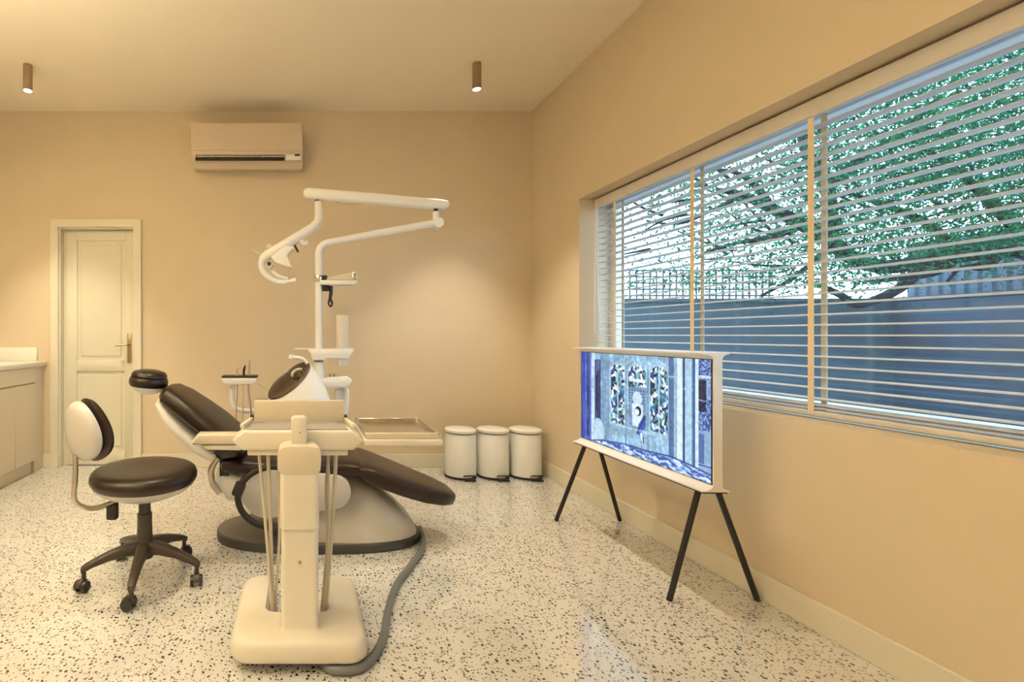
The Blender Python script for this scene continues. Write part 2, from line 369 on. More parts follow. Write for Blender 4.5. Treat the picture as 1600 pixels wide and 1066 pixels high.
# leaves: clustered, dense towards the right, sparse to the left
def leaf_cloud(n_cl, per, dens):
    vs = []; fs = []
    cl = []
    while len(cl) < n_cl:
        u = rng.uniform(960, 1900); v = rng.uniform(-260, 450)
        y = rng.uniform(4.4, 7.0)
        if rng.uniform() > dens(u, v): continue
        cl.append(P(u, v, y))
    for c in cl:
        r = rng.uniform(.10, .24)
        for _ in range(int(per*rng.uniform(.6, 1.4))):
            p = np.array(c)+rng.normal(0, r, 3)*np.array([1, 1, .6])
            if p[0] < XR+1.0 or (p[0] > GX-.25 and p[2] < 2.8): continue
            L = rng.uniform(.035, .065); W = L*rng.uniform(.32, .45)
            a = rng.normal(0, 1, 3); a /= np.linalg.norm(a); b = np.cross(a, rng.normal(0, 1, 3)); b /= np.linalg.norm(b)+1e-6; c3 = np.cross(a, b)
            i = len(vs)
            vs += [p-a*L/2, p+b*W/2+c3*W*.2, p+a*L/2, p-b*W/2+c3*W*.2]
            fs += [(i, i+1, i+2), (i, i+2, i+3)]
    me = bpy.data.meshes.new('foliage'); me.from_pydata([tuple(v) for v in vs], [], fs); me.materials.append(M['leaf'])
    o = bpy.data.objects.new('foliage', me); C.objects.link(o); o.parent = tree; o.location = -ORG[tree.name]; o['kind'] = 'stuff'
    return o
def dens(u, v):
    d = min(1, max(0, (u-980)/420))**1.2
    edge = (440 if u < 1400 else 400)+12*math.sin(u*.03)
    if u < 1250: edge = 455
    if v > edge: return .03
    if u < 1300 and v < 260: d = d*.8
    if v < 180-(u-1100)*.3: d *= .35
    return .11+.89*d
leaf_cloud(3000, 36, dens)

# ------------------------------------------------------------------ venetian blind
XB = XR+.11
bl = thing('venetian_blind', (XB, 1.9, WZ0), 'cream venetian blind with horizontal slats and tapes across the window', 'blind')
BY0, BY1 = .42, 3.50
bm = new(); prism(bm, [(XB-.008, 2.046), (XB-.012, 2.050), (XB-.012, 2.112), (XB-.008, 2.116), (XB, 2.116), (XB, 2.046)], 1, BY0, BY1); obj('valance', bm, M['blind'], bl)
bm = new(); bb(bm, (XB+.003, BY0, 2.062), (XB+.055, BY1, 2.118), .003); obj('headrail', bm, M['winframe'], bl)
bm = new(); bb(bm, (XB, BY0, .812), (XB+.05, BY1, .836), .005); obj('bottom_rail', bm, M['blind'], bl)
bm = new(); n = 5; prof = []
for k in range(n+1):
    t = k/n; prof.append((XB+.05*t, .0035*4*t*(1-t)))
poly = prof+[(x, z-.0028) for x, z in prof[::-1]]
prism(bm, poly, 1, BY0, BY1)
s0 = obj('slat', bm, M['blind'], bl)
zs = [.848, .861]+[.885+.0432*k for k in range(27)]
base = s0.location.copy()
for k, z in enumerate(zs):
    o = s0 if k == 0 else s0.copy()
    if k: C.objects.link(o); o.parent = bl
    o.location = (base.x, base.y, z-WZ0-.003)
for y in (3.29, 2.638, 2.023, 1.40, .78):
    for x, wd_ in ((XB-.003, .024), (XB+.052, .024)):
        bm = new(); bb(bm, (x, y-wd_/2, .82), (x+.0015, y+wd_/2, 2.06)); obj('ladder_tape', bm, M['tape'], bl)
bm = new(); z0, z1, yc = 2.05, 1.16, 3.455
tube(bm, [(XB-.02, yc+.012, z0), (XB-.03, yc+.014, 1.5), (XB-.03, yc+.014, z1+.06), (XB-.03, yc+.008, z1+.01), (XB-.03, yc-.018, z1), (XB-.03, yc-.04, z1+.02), (XB-.03, yc-.044, z1+.1), (XB-.03, yc-.02, 1.6), (XB-.02, yc-.006, z0)], .003, 6, 5)
obj('cord', bm, M['white'], bl)

# ------------------------------------------------------------------ ceiling spotlights and added fill lamps
def lamp_light(x, y, W, deg, parent):
    l = bpy.data.lights.new('spot', 'SPOT'); l.energy = W; l.color = LAMP_COLOR; l.spot_size = math.radians(deg); l.spot_blend = .55 if deg < 79 else .85
    l.shadow_soft_size = .03; o = bpy.data.objects.new('bulb_light', l); C.objects.link(o); o.parent = parent; o.location = (0, 0, -.197); return o
GR = 'cylindrical spotlights on the ceiling'
cs = thing('ceiling_spotlight', (-1.97, 3.52, ZC), 'small bronze cylinder spotlight on the ceiling at the far left above the door', 'spotlight', GR)
bm = new(); lathe(bm, [(.029, -.185), (.031, -.185), (.031, -.002), (.030, 0)], (-1.97, 3.52, ZC), 28); obj('housing', bm, M['bronze'], cs)
bm = new(); lathe(bm, [(0, -.189), (.020, -.1885), (.027, -.186), (.028, -.183), (0, -.183)], (-1.97, 3.52, ZC), 28); obj('lens', bm, M['glow'], cs)
 
lab = {2: 'added bronze fill spotlight above the operating stool, left of the picture centre', 3: 'bronze cylinder spotlight above the near end of the television', 4: 'added bronze fill spotlight above the dental chair',
       5: 'added bronze fill spotlight above and left of the camera', 6: 'added bronze fill spotlight above the near end of the worktop', 7: 'added bronze fill spotlight near the window, level with the camera', 8: 'added bronze fill spotlight furthest behind the camera',
       1: 'small bronze cylinder spotlight on the ceiling right of the air conditioner'}
spots = [cs]
for i, L_ in enumerate(LAMPS):
    if i:
        spots.append(dup(cs, (L_[0], L_[1], ZC), lab.get(i, 'small added fill spotlight on the ceiling outside the picture, nearer the camera')))
for o, L_ in zip(spots, LAMPS): lamp_light(*L_, o)

px_, py_, pz0, pw = FILL_GLOBE
pn = thing('fill_globe', (px_, py_, ZC), 'round glowing fill globe added out of view behind the camera', 'lamp')
bm = new(); cyl(bm, (px_, py_, ZC-.02), (px_, py_, ZC), .05); obj('canopy', bm, M['bronze'], pn)
bm = new(); cyl(bm, (px_, py_, pz0+.13), (px_, py_, ZC-.02), .004, seg=8); obj('cable', bm, M['black'], pn)
bm = new(); cyl(bm, (px_, py_, pz0+.115), (px_, py_, pz0+.15), .03); obj('cap', bm, M['bronze'], pn)
bm = new(); bmesh.ops.create_uvsphere(bm, u_segments=32, v_segments=20, radius=.12); bmesh.ops.translate(bm, vec=(px_, py_, pz0), verts=bm.verts)
def globe_mat():
    m = bpy.data.materials.new('fill_globe_glow'); m.use_nodes = True; b = m.node_tree.nodes['Principled BSDF']
    b.inputs['Base Color'].default_value = (.9, .88, .8, 1); b.inputs['Emission Color'].default_value = (*LAMP_COLOR, 1)
    b.inputs['Emission Strength'].default_value = pw/(PI*4*PI*.12**2); return m
obj('globe', bm, globe_mat(), pn)

tx, ty_, tz_, tw = FILL_UPLIGHT
tc_ = thing('fill_uplighter', (tx, ty_, 0), 'slim bronze fill uplighter added out of view beside the cabinet, left of the camera', 'lamp')
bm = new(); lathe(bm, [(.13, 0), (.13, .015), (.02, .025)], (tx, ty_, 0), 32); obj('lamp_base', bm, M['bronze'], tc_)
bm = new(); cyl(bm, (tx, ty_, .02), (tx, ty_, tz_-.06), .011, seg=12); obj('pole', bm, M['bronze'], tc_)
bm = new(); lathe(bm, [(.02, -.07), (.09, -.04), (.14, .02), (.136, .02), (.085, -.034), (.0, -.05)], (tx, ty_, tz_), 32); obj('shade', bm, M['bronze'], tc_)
l = bpy.data.lights.new('fill_uplight', 'SPOT'); l.energy = tw; l.color = LAMP_COLOR; l.spot_size = math.radians(150); l.spot_blend = 1; l.shadow_soft_size = .06
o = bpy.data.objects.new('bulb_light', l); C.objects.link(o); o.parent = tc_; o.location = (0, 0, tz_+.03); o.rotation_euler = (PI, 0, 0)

# ------------------------------------------------------------------ air conditioner
X0, X1, Z0, Z1 = -.915, .011, 2.545, 2.90
ac = thing('air_conditioner', ((X0+X1)/2, YB, Z0), 'beige wall-mounted air conditioner high on the back wall', 'air conditioner')
yf = YB-.21
bm = new(); prism(bm, [(YB, Z0+.02), (YB-.13, Z0), (yf+.03, Z0+.035), (yf+.005, Z0+.095), (yf, Z0+.13), (yf, Z1-.02), (yf+.02, Z1), (YB, Z1)], 0, X0, X1, .008); obj('casing', bm, M['ac'], ac)
bm = new(); prism(bm, [(yf-.006, Z0+.125), (yf-.006, Z1-.006), (yf+.002, Z1-.006), (yf+.002, Z0+.125)], 0, X0+.006, X1-.006); obj('front_panel', bm, M['ac'], ac)
rx = Matrix.Rotation(math.radians(-22), 3, 'X')
bm = new(); box(bm, ((X0+X1)/2-.055, yf+.006, Z0+.075), (.735, .012, .072), .002, rx.to_4x4()); obj('air_outlet', bm, M['rubber'], ac)
bm = new(); box(bm, ((X0+X1)/2-.055, yf-.001, Z0+.076), (.72, .008, .010), .001, rx.to_4x4())
obj('louver', bm, M['ac'], ac)
for k in range(9):
    bm = new(); box(bm, (X0+.09+k*.085, yf-.002, Z0+.075), (.004, .006, .02), 0, rx.to_4x4()); obj('vane', bm, M['ac'], ac)
bm = new(); box(bm, (X1-.078, yf+.002, Z0+.075), (.125, .008, .066), .001, rx.to_4x4()); st = obj('sticker', bm, M['sticker'], ac); st['label'] = 'white label'
bm = new(); box(bm, (X1-.045, yf-.004, Z0+.087), (.042, .004, .016), 0, rx.to_4x4()); obj('display', bm, M['rubber'], st)

# ------------------------------------------------------------------ counter on the left
CX = -2.215
ct = thing('base_cabinet', (-2.5, 2.5, 0), 'cream base cabinet with plain fronts along the left wall', 'cabinet')
YC0, YC1 = .3, YB-.16
bm = new(); bb(bm, (XL+.001, YC0, .10), (CX-.02, YC1-.001, .88)); obj('carcass', bm, M['cabinet'], ct)
bm = new(); bb(bm, (XL+.001, YC0+.01, 0), (CX-.035, YC1-.02, .10)); obj('plinth', bm, M['cabinet'], ct)
ys = [YC1, YC1-.30]+[YC1-.30-.6*k for k in range(1, 6)]
for a, b in zip(ys[1:], ys[:-1]):
    bm = new(); bb(bm, (CX-.02, a+.002, .105), (CX, b-.002, .742), .002, 1); obj('cabinet_door', bm, M['cabinet'], ct)
bm = new(); bb(bm, (CX-.02, YC0, .755), (CX-.002, YC1, .878), .002, 1); obj('top_panel', bm, M['cabinet'], ct)
bm = new(); bb(bm, (CX-.03, YC0, .742), (CX-.014, YC1, .756)); obj('grip_channel', bm, M['brass'], ct)
bm = new(); bb(bm, (XL+.001, YC0, .881), (CX+.004, YB-.001, .921), .003); wt = tag(obj('worktop', bm, M['worktop']), 'pale stone worktop lying on the cream base cabinet', 'worktop')
bm = new(); bb(bm, (XL+.001, YB-.03, .922), (-2.285, YB-.001, 1.04), .002); obj('upstand', bm, M['worktop'], wt)
bm = new(); bb(bm, (XL+.001, YC1, 0), (-2.235, YB-.001, .88)); tag(obj('filler_panel', bm, M['cabinet']), 'narrow cream filler panel between the base cabinet and the back wall', 'panel')

# ------------------------------------------------------------------ pedal bins
def make_bin(x, y):
    t = thing('pedal_bin', (x, y, 0)); r = .122
    bm = new(); lathe(bm, [(r-.004, .012), (r, .016), (r, .352), (r-.003, .356), (r-.02, .356)], (x, y, 0), 48); obj('body', bm, M['bin'], t)
    bm = new(); lathe(bm, [(r+.001, 0), (r+.003, .003), (r+.003, .018), (r-.001, .02)], (x, y, 0), 48); obj('base_ring', bm, M['rubber'], t)
    bm = new(); lathe(bm, [(r-.006, .356), (r-.006, .364)], (x, y, 0), 40); obj('collar', bm, M['black'], t)
    bm = new(); lathe(bm, [(r+.001, .364), (r+.003, .367), (r+.003, .384), (r-.006, .392), (r*.7, .398), (r*.3, .402), (0, .403)], (x, y, 0), 48); obj('lid', bm, M['binlid'], t)
    bm = new(); px, py = x+.030, y-r-.008
    bb(bm, (px-.044, py-.03, .002), (px+.044, py+.045, .016), .005); pd = obj('pedal', bm, M['rubber'], t)
    bm = new(); tube(bm, [(px-.038, py+.04, .018), (px-.042, py-.01, .04), (px-.03, py-.025, .046), (px+.03, py-.025, .046), (px+.042, py-.01, .04), (px+.038, py+.04, .018)], .006, 8, 3); obj('pedal_bar', bm, M['black'], t)
    bm = new(); cyl(bm, (x-.05, y+r+.002, .36), (x+.05, y+r+.002, .36), .008); obj('hinge', bm, M['black'], t)
    return t
b1 = make_bin(1.290, 3.97); tag(b1, 'white pedal bin with black pedal, leftmost of the three', 'bin', 'pedal bins by the back wall')
dup(b1, (1.553, 3.97, 0), 'white pedal bin with black pedal, the middle of the three')
dup(b1, (1.816, 3.97, 0), 'white pedal bin with black pedal, in the corner by the right wall')

# ------------------------------------------------------------------ television on stand
YN, YFAR = 2.03, 3.0
tv = thing('television', (1.72, 2.5, 0), 'flat television in a cream frame on four thin black legs below the window', 'television')
Zb, Zt = .492, 1.072
def arcs(x0, z0, x1, z1, n=6):      # quarter-ellipse flare from (x0,z0) [vertical tangent] to (x1,z1) [horizontal tangent]
    return [(x1+(x0-x1)*math.cos(t*PI/2/n)*1.0 if False else x0+(x1-x0)*(1-math.cos(t*PI/2/n)), z0+(z1-z0)*math.sin(t*PI/2/n)) for t in range(n+1)]
xf, xb = 1.712, 1.748; lf_, lb = 1.664, 1.778
poly = arcs(xf, Zt-.03, lf_, Zt-.006)+[(lf_, Zt)]+[(lb, Zt)]+arcs(xb, Zt-.03, lb, Zt-.006)[::-1]+arcs(xb, Zb+.03, lb, Zb+.006)+[(lb, Zb)]+[(lf_, Zb)]+arcs(xf, Zb+.03, lf_, Zb+.006)[::-1]
bm = new(); prism(bm, poly, 1, YN, YFAR); obj('frame', bm, M['tvframe'], tv, 50)
bm = new(); bb(bm, (lf_+.006, YN+.006, Zb-.007), (lb-.004, YFAR-.006, Zb)); obj('base_plate', bm, M['rubber'], tv)
for top, foot in (((1.685, 2.075, Zb-.004), (1.587, 2.11, 0)), ((1.765, 2.075, Zb-.004), (1.968, 2.11, 0)), ((1.68, 2.90, Zb-.004), (1.573, 3.02, 0)), ((1.765, 2.90, Zb-.004), (1.966, 3.02, 0))):
    bm = new(); cyl(bm, foot, Vector(foot)+Vector((0, 0, .0))+(Vector(top)-Vector(foot)), .0115, .0115, 14); obj('leg', bm, M['rubber'], tv)
# the picture shown on the screen, painted into a colour attribute of a fine grid
def make_screen():
    ny, nz = 420, 250; y0, y1, z0, z1 = YFAR-.012, YN+.012, Zb+.030, Zt-.030
    X = xf-.0015
    Y, Z = np.meshgrid(np.linspace(y0, y1, ny), np.linspace(z0, z1, nz))
    u = U0+X*F/Y; v = V0+(HC-Z)*F/Y
    x = (u-860)*4.1; yv = (v-520)*4.1
    top = 125+40*(x-200)/850; bot = 690+290*(x-205)/850
    t = (yv-top)/(bot-top)                       # 0 top .. 1 bottom
    ty = t*560                                   # rectified height, left-column scale
    r = np.random.default_rng(3)
    def noise(sx, sy, seed):
        rr = np.random.default_rng(seed); g = rr.random((int(sy)+2, int(sx)+2))
        a = (x-200)/850*sx; b = np.clip(t, 0, 1)*sy; a = np.clip(a, 0, sx-.001)
        i, j = b.astype(int), a.astype(int); fb, fa = b-i, a-j; fa = fa*fa*(3-2*fa); fb = fb*fb*(3-2*fb)
        return (g[i, j]*(1-fa)+g[i, j+1]*fa)*(1-fb)+(g[i+1, j]*(1-fa)+g[i+1, j+1]*fa)*fb
    col = np.zeros(x.shape+(3,))
    n1 = noise(14, 9, 1); n2 = noise(60, 40, 2); n3 = noise(140, 90, 5); nv = noise(90, 6, 9)
    col[:] = np.array([.50, .64, .74]); col *= (.78+.34*n1+.14*n2+.04*n3)[..., None]
    def paint(mask, c, a=1.0):
        m = (mask.astype(float)*a)[..., None]; col[:] = col*(1-m)+np.array(c)*m
    navy = (.06, .10, .38); blue = (.16, .28, .68); pale = (.74, .84, .92); teal = (.16, .42, .46); dk = (.05, .07, .16)
    # left pillar and opening
    paint((x < 262), blue, .75); paint((x < 222), (.10, .20, .62), .9); paint((x > 232) & (x < 250) & (ty < 520), navy, .8)
    paint((x > 262) & (x < 284) & (ty < 540), pale, .8); paint((x > 284) & (x < 322) & (ty > 40) & (ty < 395+25*n1), navy, .85)
    paint((x > 292) & (x < 305) & (ty > 60) & (ty < 400), dk, .7); paint((x > 322) & (x < 345), (.38, .52, .66), .7)
    paint(((x-305)/40)**2+((ty-480)/88)**2 < 1, (.70, .80, .87), .85)
    paint((x > 348) & (x < 378), (.34, .48, .62), .5+.0*n1)
    # vertical plaster streaks
    paint(nv > .72, (.36, .50, .64), .35); paint(nv < .22, (.68, .80, .88), .35)
    # arched windows full of coloured glass
    for (a, b, ys_, ye) in ((388, 474, 58, 395), (500, 612, 55, 175), (640, 752, 52, 390)):
        cx, hw = (a+b)/2, (b-a)/2
        arch = (np.abs(x-cx) < hw) & (ty > ys_+hw*.9) & (ty < ye) | (((x-cx)/hw)**2+((ty-ys_-hw*.9)/(hw*.9))**2 < 1)
        ring = (((x-cx)/(hw+10))**2+((ty-ys_-hw*.9)/(hw*.9+10))**2 < 1) | (np.abs(x-cx) < hw+8) & (ty > ys_+hw*.9) & (ty < ye+6)
        paint(ring, (.62, .74, .82), .8)
        gx = np.floor((x-a)/13+.35*np.sin(ty/13)).astype(int); gy = np.floor(ty/15+.4*np.sin(x/9)).astype(int)
        h = (np.sin(gx*127.1+gy*311.7)*43758.5453) % 1
        pal = np.array([(.93, .97, 1), (.12, .18, .40), (.20, .48, .50), (.05, .07, .16), (.55, .74, .86), (.93, .97, 1), (.20, .34, .66), (.35, .60, .62)])
        cc = pal[(h*8).astype(int) % 8]; col[arch] = (cc*(.8+.25*n3[..., None]))[arch]
        paint(arch & (np.abs(x-cx) < 3.5), (.70, .80, .86), .9)
    paint((x > 505) & (x < 607) & (ty > 130) & (ty < 148), (.85, .92, .97), .9)
    hatch = (np.sin(x*.35)+np.sin(ty*.4)) > .3
    paint((x > 500) & (x < 612) & (ty > 176) & (ty < 262), (.44, .58, .70), .8); paint((x > 500) & (x < 612) & (ty > 176) & (ty < 262) & hatch, navy, .55)
    paint((x > 502) & (x < 612) & (ty > 262) & (ty < 400), (.34, .47, .62), .55)
    # niche figure in front of the middle window
    paint(((x-556)/30)**2+((ty-235)/38)**2 < 1, (.72, .82, .88)); paint((np.abs(x-558) < 36-.02*(ty-265)) & (ty > 265) & (ty < 385), (.82, .88, .94), .85)
    paint((((x-562)/20)**2+((ty-302)/26)**2 < 1) & (((x-556)/13)**2+((ty-308)/17)**2 > 1) & (x > 548), dk)
    paint((np.abs((x-585)-(-(ty-375)*.35)) < 22-.25*np.abs(ty-375)) & (np.abs(ty-375) < 52), blue, .9)
    paint((np.abs((x-580)+(ty-370)*.5) < 4) & (np.abs(ty-370) < 55), dk, .8)
    paint((np.abs(x-(580+.3*(ty-420))) < 5) & (ty > 415) & (ty < 470), (.8, .88, .94)); paint((np.abs(x-(594+.1*(ty-440))) < 4) & (ty > 430) & (ty < 468), dk, .8)
    # dado lines
    for xx in (484, 624): paint((np.abs(x-xx) < 3) & (ty > 60) & (ty < 520), (.28, .42, .58), .7)
    paint((ty > 400) & (ty < 408) & (x > 380) & (x < 760), (.66, .78, .86), .6)
    # clustered columns on the right
    for a, b, c, al in ((758, 790, (.22, .34, .52), .8), (792, 812, (.52, .66, .76), .8), (812, 846, (.82, .90, .94), .85), (846, 862, (.12, .22, .42), .85), (862, 905, (.64, .78, .86), .8),
                        (905, 915, (.30, .44, .60), .8), (915, 928, (.14, .24, .46), .8), (928, 948, (.78, .87, .93), .8)):
        paint((x >= a) & (x < b) & (ty < 520+.25*(x-758)), c, al)
    for xx, hh in ((780, 100), (885, 150)): paint((np.abs(x-xx) < 30) & (np.abs(ty-hh) < 5), (.60, .74, .84), .7)
    # carved dark panel, far right
    R = x > 948
    paint(R & (ty < 330), (.16, .24, .50), .9); paint(R & (ty < 330) & (n3 > .55), (.55, .68, .85), .8); paint(R & (x < 1000) & (ty > 100) & (ty < 190), dk, .8)
    paint(R & (ty > 80) & (ty < 92), pale, .9); paint(R & (x > 1000) & (x < 1030) & (ty > 100) & (ty < 180) & (np.sin(x*.7) > 0), (.6, .72, .86), .9)
    paint(R & (x < 995) & (ty > 200) & (ty < 245), dk, .8); paint(R & (ty > 330), (.50, .63, .76), .9); paint(R & (x < 985) & (ty > 345) & (ty < 480), (.20, .30, .56), .7)
    paint(R & (ty > 485) & (ty < 491), navy, .7)
    # floor
    fl = t > .885+.05*np.sin((x-300)/330*PI)*(x < 700)+.0*x; fl = t > np.interp(x, [200, 330, 480, 620, 770, 860, 1050], [1.0, .93, .90, .90, .885, .90, .94])
    st_ = np.sin(yv*.16-x*.085+7*n1+3*n2)*.9+1.6*(noise(30, 70, 12)-.5)
    paint(fl, (.46, .60, .78), .9); paint(fl & (st_ > .45), (.80, .88, .95), .8); paint(fl & (st_ < -.5), (.15, .24, .60), .8)
    paint(np.abs(t-np.interp(x, [200, 330, 480, 620, 770, 860, 1050], [1.0, .925, .893, .893, .878, .892, .935])) < .008, (.12, .20, .52), .8)
    paint((np.abs(x-582) < 2) & (ty > 460) & (t < .97), (.15, .24, .50), .8)
    col = np.clip(col*(.90+.14*n2+.08*n3)[..., None], 0, 1)
    col = np.where(col < .04045, col/12.92, ((col+.055)/1.055)**2.4)
    V = np.stack([np.full(Y.shape, X), Y, Z], -1).reshape(-1, 3)
    o0 = V.mean(0); V = V-o0
    idx = np.arange(ny*nz).reshape(nz, ny)
    q = np.stack([idx[:-1, :-1], idx[:-1, 1:], idx[1:, 1:], idx[1:, :-1]], -1).reshape(-1, 4)
    me = bpy.data.meshes.new('screen'); me.vertices.add(len(V)); me.vertices.foreach_set('co', V.astype(np.float32).ravel())
    me.loops.add(q.size); me.loops.foreach_set('vertex_index', q.astype(np.int32).ravel())
    me.polygons.add(len(q)); me.polygons.foreach_set('loop_start', np.arange(0, q.size, 4, dtype=np.int32))
    me.update(calc_edges=True)
    ca = me.color_attributes.new('picture', 'FLOAT_COLOR', 'POINT'); rgba = np.ones((ny*nz, 4), np.float32); rgba[:, :3] = col.reshape(-1, 3); ca.data.foreach_set('color', rgba.ravel())
    m = bpy.data.materials.new('screen_picture'); m.use_nodes = True; nt = m.node_tree; b = nt.nodes['Principled BSDF']
    a = nt.nodes.new('ShaderNodeAttribute'); a.attribute_name = 'picture'; b.inputs['Base Color'].default_value = (.01, .01, .012, 1); b.inputs['Roughness'].default_value = .25
    nt.links.new(a.outputs['Color'], b.inputs['Emission Color']); b.inputs['Emission Strength'].default_value = 1.05
    me.materials.append(m); o = bpy.data.objects.new('screen', me); C.objects.link(o); o.parent = tv; o.location = Vector(o0)-ORG[tv.name]
make_screen()
bm = new(); z0, z1 = Zb+.027, Zt-.027
bb(bm, (xf-.001, YN+.006, z0), (xf+.002, YFAR-.006, z1)); obj('screen_surround', bm, M['rubber'], tv)

# ------------------------------------------------------------------ operating stool
sx, sy = -.737, 2.30
so = thing('operating_stool', (sx, sy, 0), 'wheeled operating stool with round brown leather seat and small backrest', 'stool')
bm = new(); lathe(bm, [(.20, .452), (.232, .458), (.242, .475), (.243, .492), (.236, .510), (.222, .521), (.19, .526), (.12, .522), (0, .517)], (sx, sy, 0), 56); obj('seat', bm, M['leather'], so)
bm = new(); lathe(bm, [(.242, .478), (.2455, .4835), (.242, .489)], (sx, sy, 0), 56); bm.free()
bm = new(); lathe(bm, [(.045, .376), (.075, .382), (.14, .398), (.20, .425), (.226, .447), (.228, .456), (.21, .458)], (sx, sy, 0), 56); obj('seat_shell', bm, M['shell'], so)
bm = new(); lathe(bm, [(.033, .20), (.034, .31), (.028, .312), (.027, .376)], (sx, sy, 0), 24); obj('gas_column', bm, M['brownblack'], so)
bm = new(); lathe(bm, [(.040, .105), (.047, .12), (.040, .16), (.036, .20), (.034, .262), (.031, .265)], (sx, sy, 0), 28); obj('hub', bm, M['brownblack'], so)
for k, a in enumerate((-84, -12, 60, 132, 204)):
    a = math.radians(a); dx, dy = math.cos(a), math.sin(a); px_, py_ = -dy, dx
    rings = []
    for t, z, hw, hh in ((.02, .150, .030, .032), (.08, .150, .027, .028), (.16, .135, .022, .021), (.23, .112, .019, .016), (.262, .098, .017, .015), (.275, .092, .012, .012)):
        rings.append([Vector((sx+dx*t+px_*a_, sy+dy*t+py_*a_, z+b_)) for a_, b_ in superell(hw, hh, 3.5, 16)])
    bm = new(); loft(bm, rings); obj('leg', bm, M['brownblack'], so)
    wx, wy = sx+dx*.262, sy+dy*.262; ca = a+math.radians(70+40*k)
    cx_, cy_ = math.cos(ca), math.sin(ca); nx, ny = -cy_, cx_
    bm = new(); cyl(bm, (wx, wy, .045), (wx, wy, .092), .010, seg=12)
    hood = []
    for t in range(9):
        an = PI*t/8; hood.append((math.cos(an)*.029, math.sin(an)*.029+.028))
    b = bmesh.new(); loft(b, [[Vector((wx+cx_*(p[0]-.012)+nx*s, wy+cy_*(p[0]-.012)+ny*s, p[1])) for p in hood] for s in (-.012, .012)]); merge(bm, b)
    cst = obj('caster', bm, M['brownblack'], so)
    for s in (-1, 1):
        bm = new(); c_ = Vector((wx-cx_*.012, wy-cy_*.012, .026)); n_ = Vector((nx, ny, 0))
        cyl(bm, c_+n_*s*.013, c_+n_*s*.027, .026, .024, 22); obj('wheel', bm, M['black'], cst)
az = math.radians(50); nb = Vector((math.cos(az), math.sin(az), 0)); tb = Vector((-nb.y, nb.x, 0)); up = Vector((0, 0, 1))
bc = Vector((-.955, 2.13, .73))
def backpad(off0, off1, w_, h_, bulge, flat):
    rings = []
    for s, k in ((0, .0), (.12, .55), (.3, .85), (.5, 1.0), (.75, .97), (.92, .8), (1, .5)) if not flat else ((0, .3), (.1, .72), (.35, .92), (.7, 1.0), (1, 1.0)):
        c_ = bc+nb*(off0+(off1-off0)*s)
        ring = []
        for j in range(36):
            a_ = 2*PI*j/36; hy, hz = math.cos(a_)*w_*k, math.sin(a_)*h_*k*(1+.0*math.sin(a_))
            hy *= 1-.18*math.sin(a_)      # narrower at the top
            curve = (hy*hy)*1.1
            ring.append(c_+tb*hy+up*hz+nb*(curve-.09*(hz)))
        rings.append(ring)
    return rings
bm = new(); loft(bm, backpad(-.048, .0, .132, .130, 0, True)); obj('backrest_shell', bm, M['shell'], so)
bm = new(); loft(bm, backpad(-.002, .060, .146, .139, 0, False)[::-1]); 
bmesh.ops.recalc_face_normals(bm, faces=bm.faces); obj('backrest', bm, M['leather'], so)
bm = new(); a0 = bc-nb*.03
tube(bm, [(*(a0+up*-.10),), (*(a0+up*-.20),), (*(a0-nb*.005+up*-.29),), (*(a0+nb*.035+up*-.335),), (*(a0+nb*.10+up*-.355),), (*(a0+nb*.19+up*-.345),)], .0115, 12, 5, 1.0); obj('backrest_bar', bm, M['steel'], so)
bm = new(); bb(bm, (sx-.155, sy-.075, .30), (sx-.105, sy-.035, .375), .01); obj('lever_box', bm, M['rubber'], so)
bm = new(); tube(bm, [(sx-.13, sy-.055, .37), (sx-.13, sy-.055, .405)], .012, 10); obj('lever_rod', bm, M['black'], so)

# ------------------------------------------------------------------ dental chair
dc = thing('dental_chair', (.09, 2.80, 0), 'reclined brown leather dental chair on a cream pedestal and grey floor plate', 'dental chair')
def stadium(cx, cy, hx, hy, e=2.6, n=56): return [(cx+a, cy+b) for a, b in superell(hx, hy, e, n)]
bm = new(); prism(bm, stadium(.095, 2.80, .575, .255, 2.5), 2, 0, .045, .006); obj('base_rim', bm, M['rimdark'], dc)
bm = new(); prism(bm, stadium(.095, 2.80, .565, .247, 2.5), 2, .045, .050, .002); obj('base_plate', bm, M['greymetal'], dc)
# boot-shaped pedestal cover
rows = []
for x, h, wd_ in ((-.02, .30, .20), (.08, .335, .215), (.18, .345, .225), (.27, .33, .228), (.36, .285, .225), (.45, .225, .21), (.53, .16, .185), (.59, .10, .150), (.63, .045, .105), (.645, .012, .06)):
    ring = []
    for j in range(25):
        a = PI*j/24; c_, s_ = math.cos(a), math.sin(a)
        ring.append(Vector((x, 2.80+wd_*math.copysign(abs(c_)**.75, c_), .05+h*abs(s_)**.62 * (1-.0))))
    # slope the flanks inwards towards the top
    ring = [Vector((p.x, 2.80+(p.y-2.80)*(1-.55*((p.z-.05)/.36)**1.4), p.z)) for p in ring]
    rows.append(ring)
bm = new(); loft(bm, rows); obj('pedestal_cover', bm, M['shell'], dc)
bm = new(); bb(bm, (.23, 2.552, .068), (.275, 2.562, .078)); bm.free()
# lifting link with round side cover
def disc_body(x0, z0, x1, z1, r0, r1, ya, yb):
    n = 20; poly = []
    a0 = math.atan2(z1-z0, x1-x0)
    for k in range(n+1): a = a0+PI/2+PI*k/n; poly.append((x0+r0*math.cos(a), z0+r0*math.sin(a)))
    for k in range(n+1): a = a0-PI/2+PI*k/n; poly.append((x1+r1*math.cos(a), z1+r1*math.sin(a)))
    bm = new(); prism(bm, poly, 1, ya, yb, .012); return bm
obj('lift_link', disc_body(-.18, .322, .17, .325, .135, .09, 2.545, 2.60), M['shell'], dc)
obj('lift_column', disc_body(-.13, .24, .10, .16, .12, .10, 2.66, 2.94), M['greyflat'], dc)
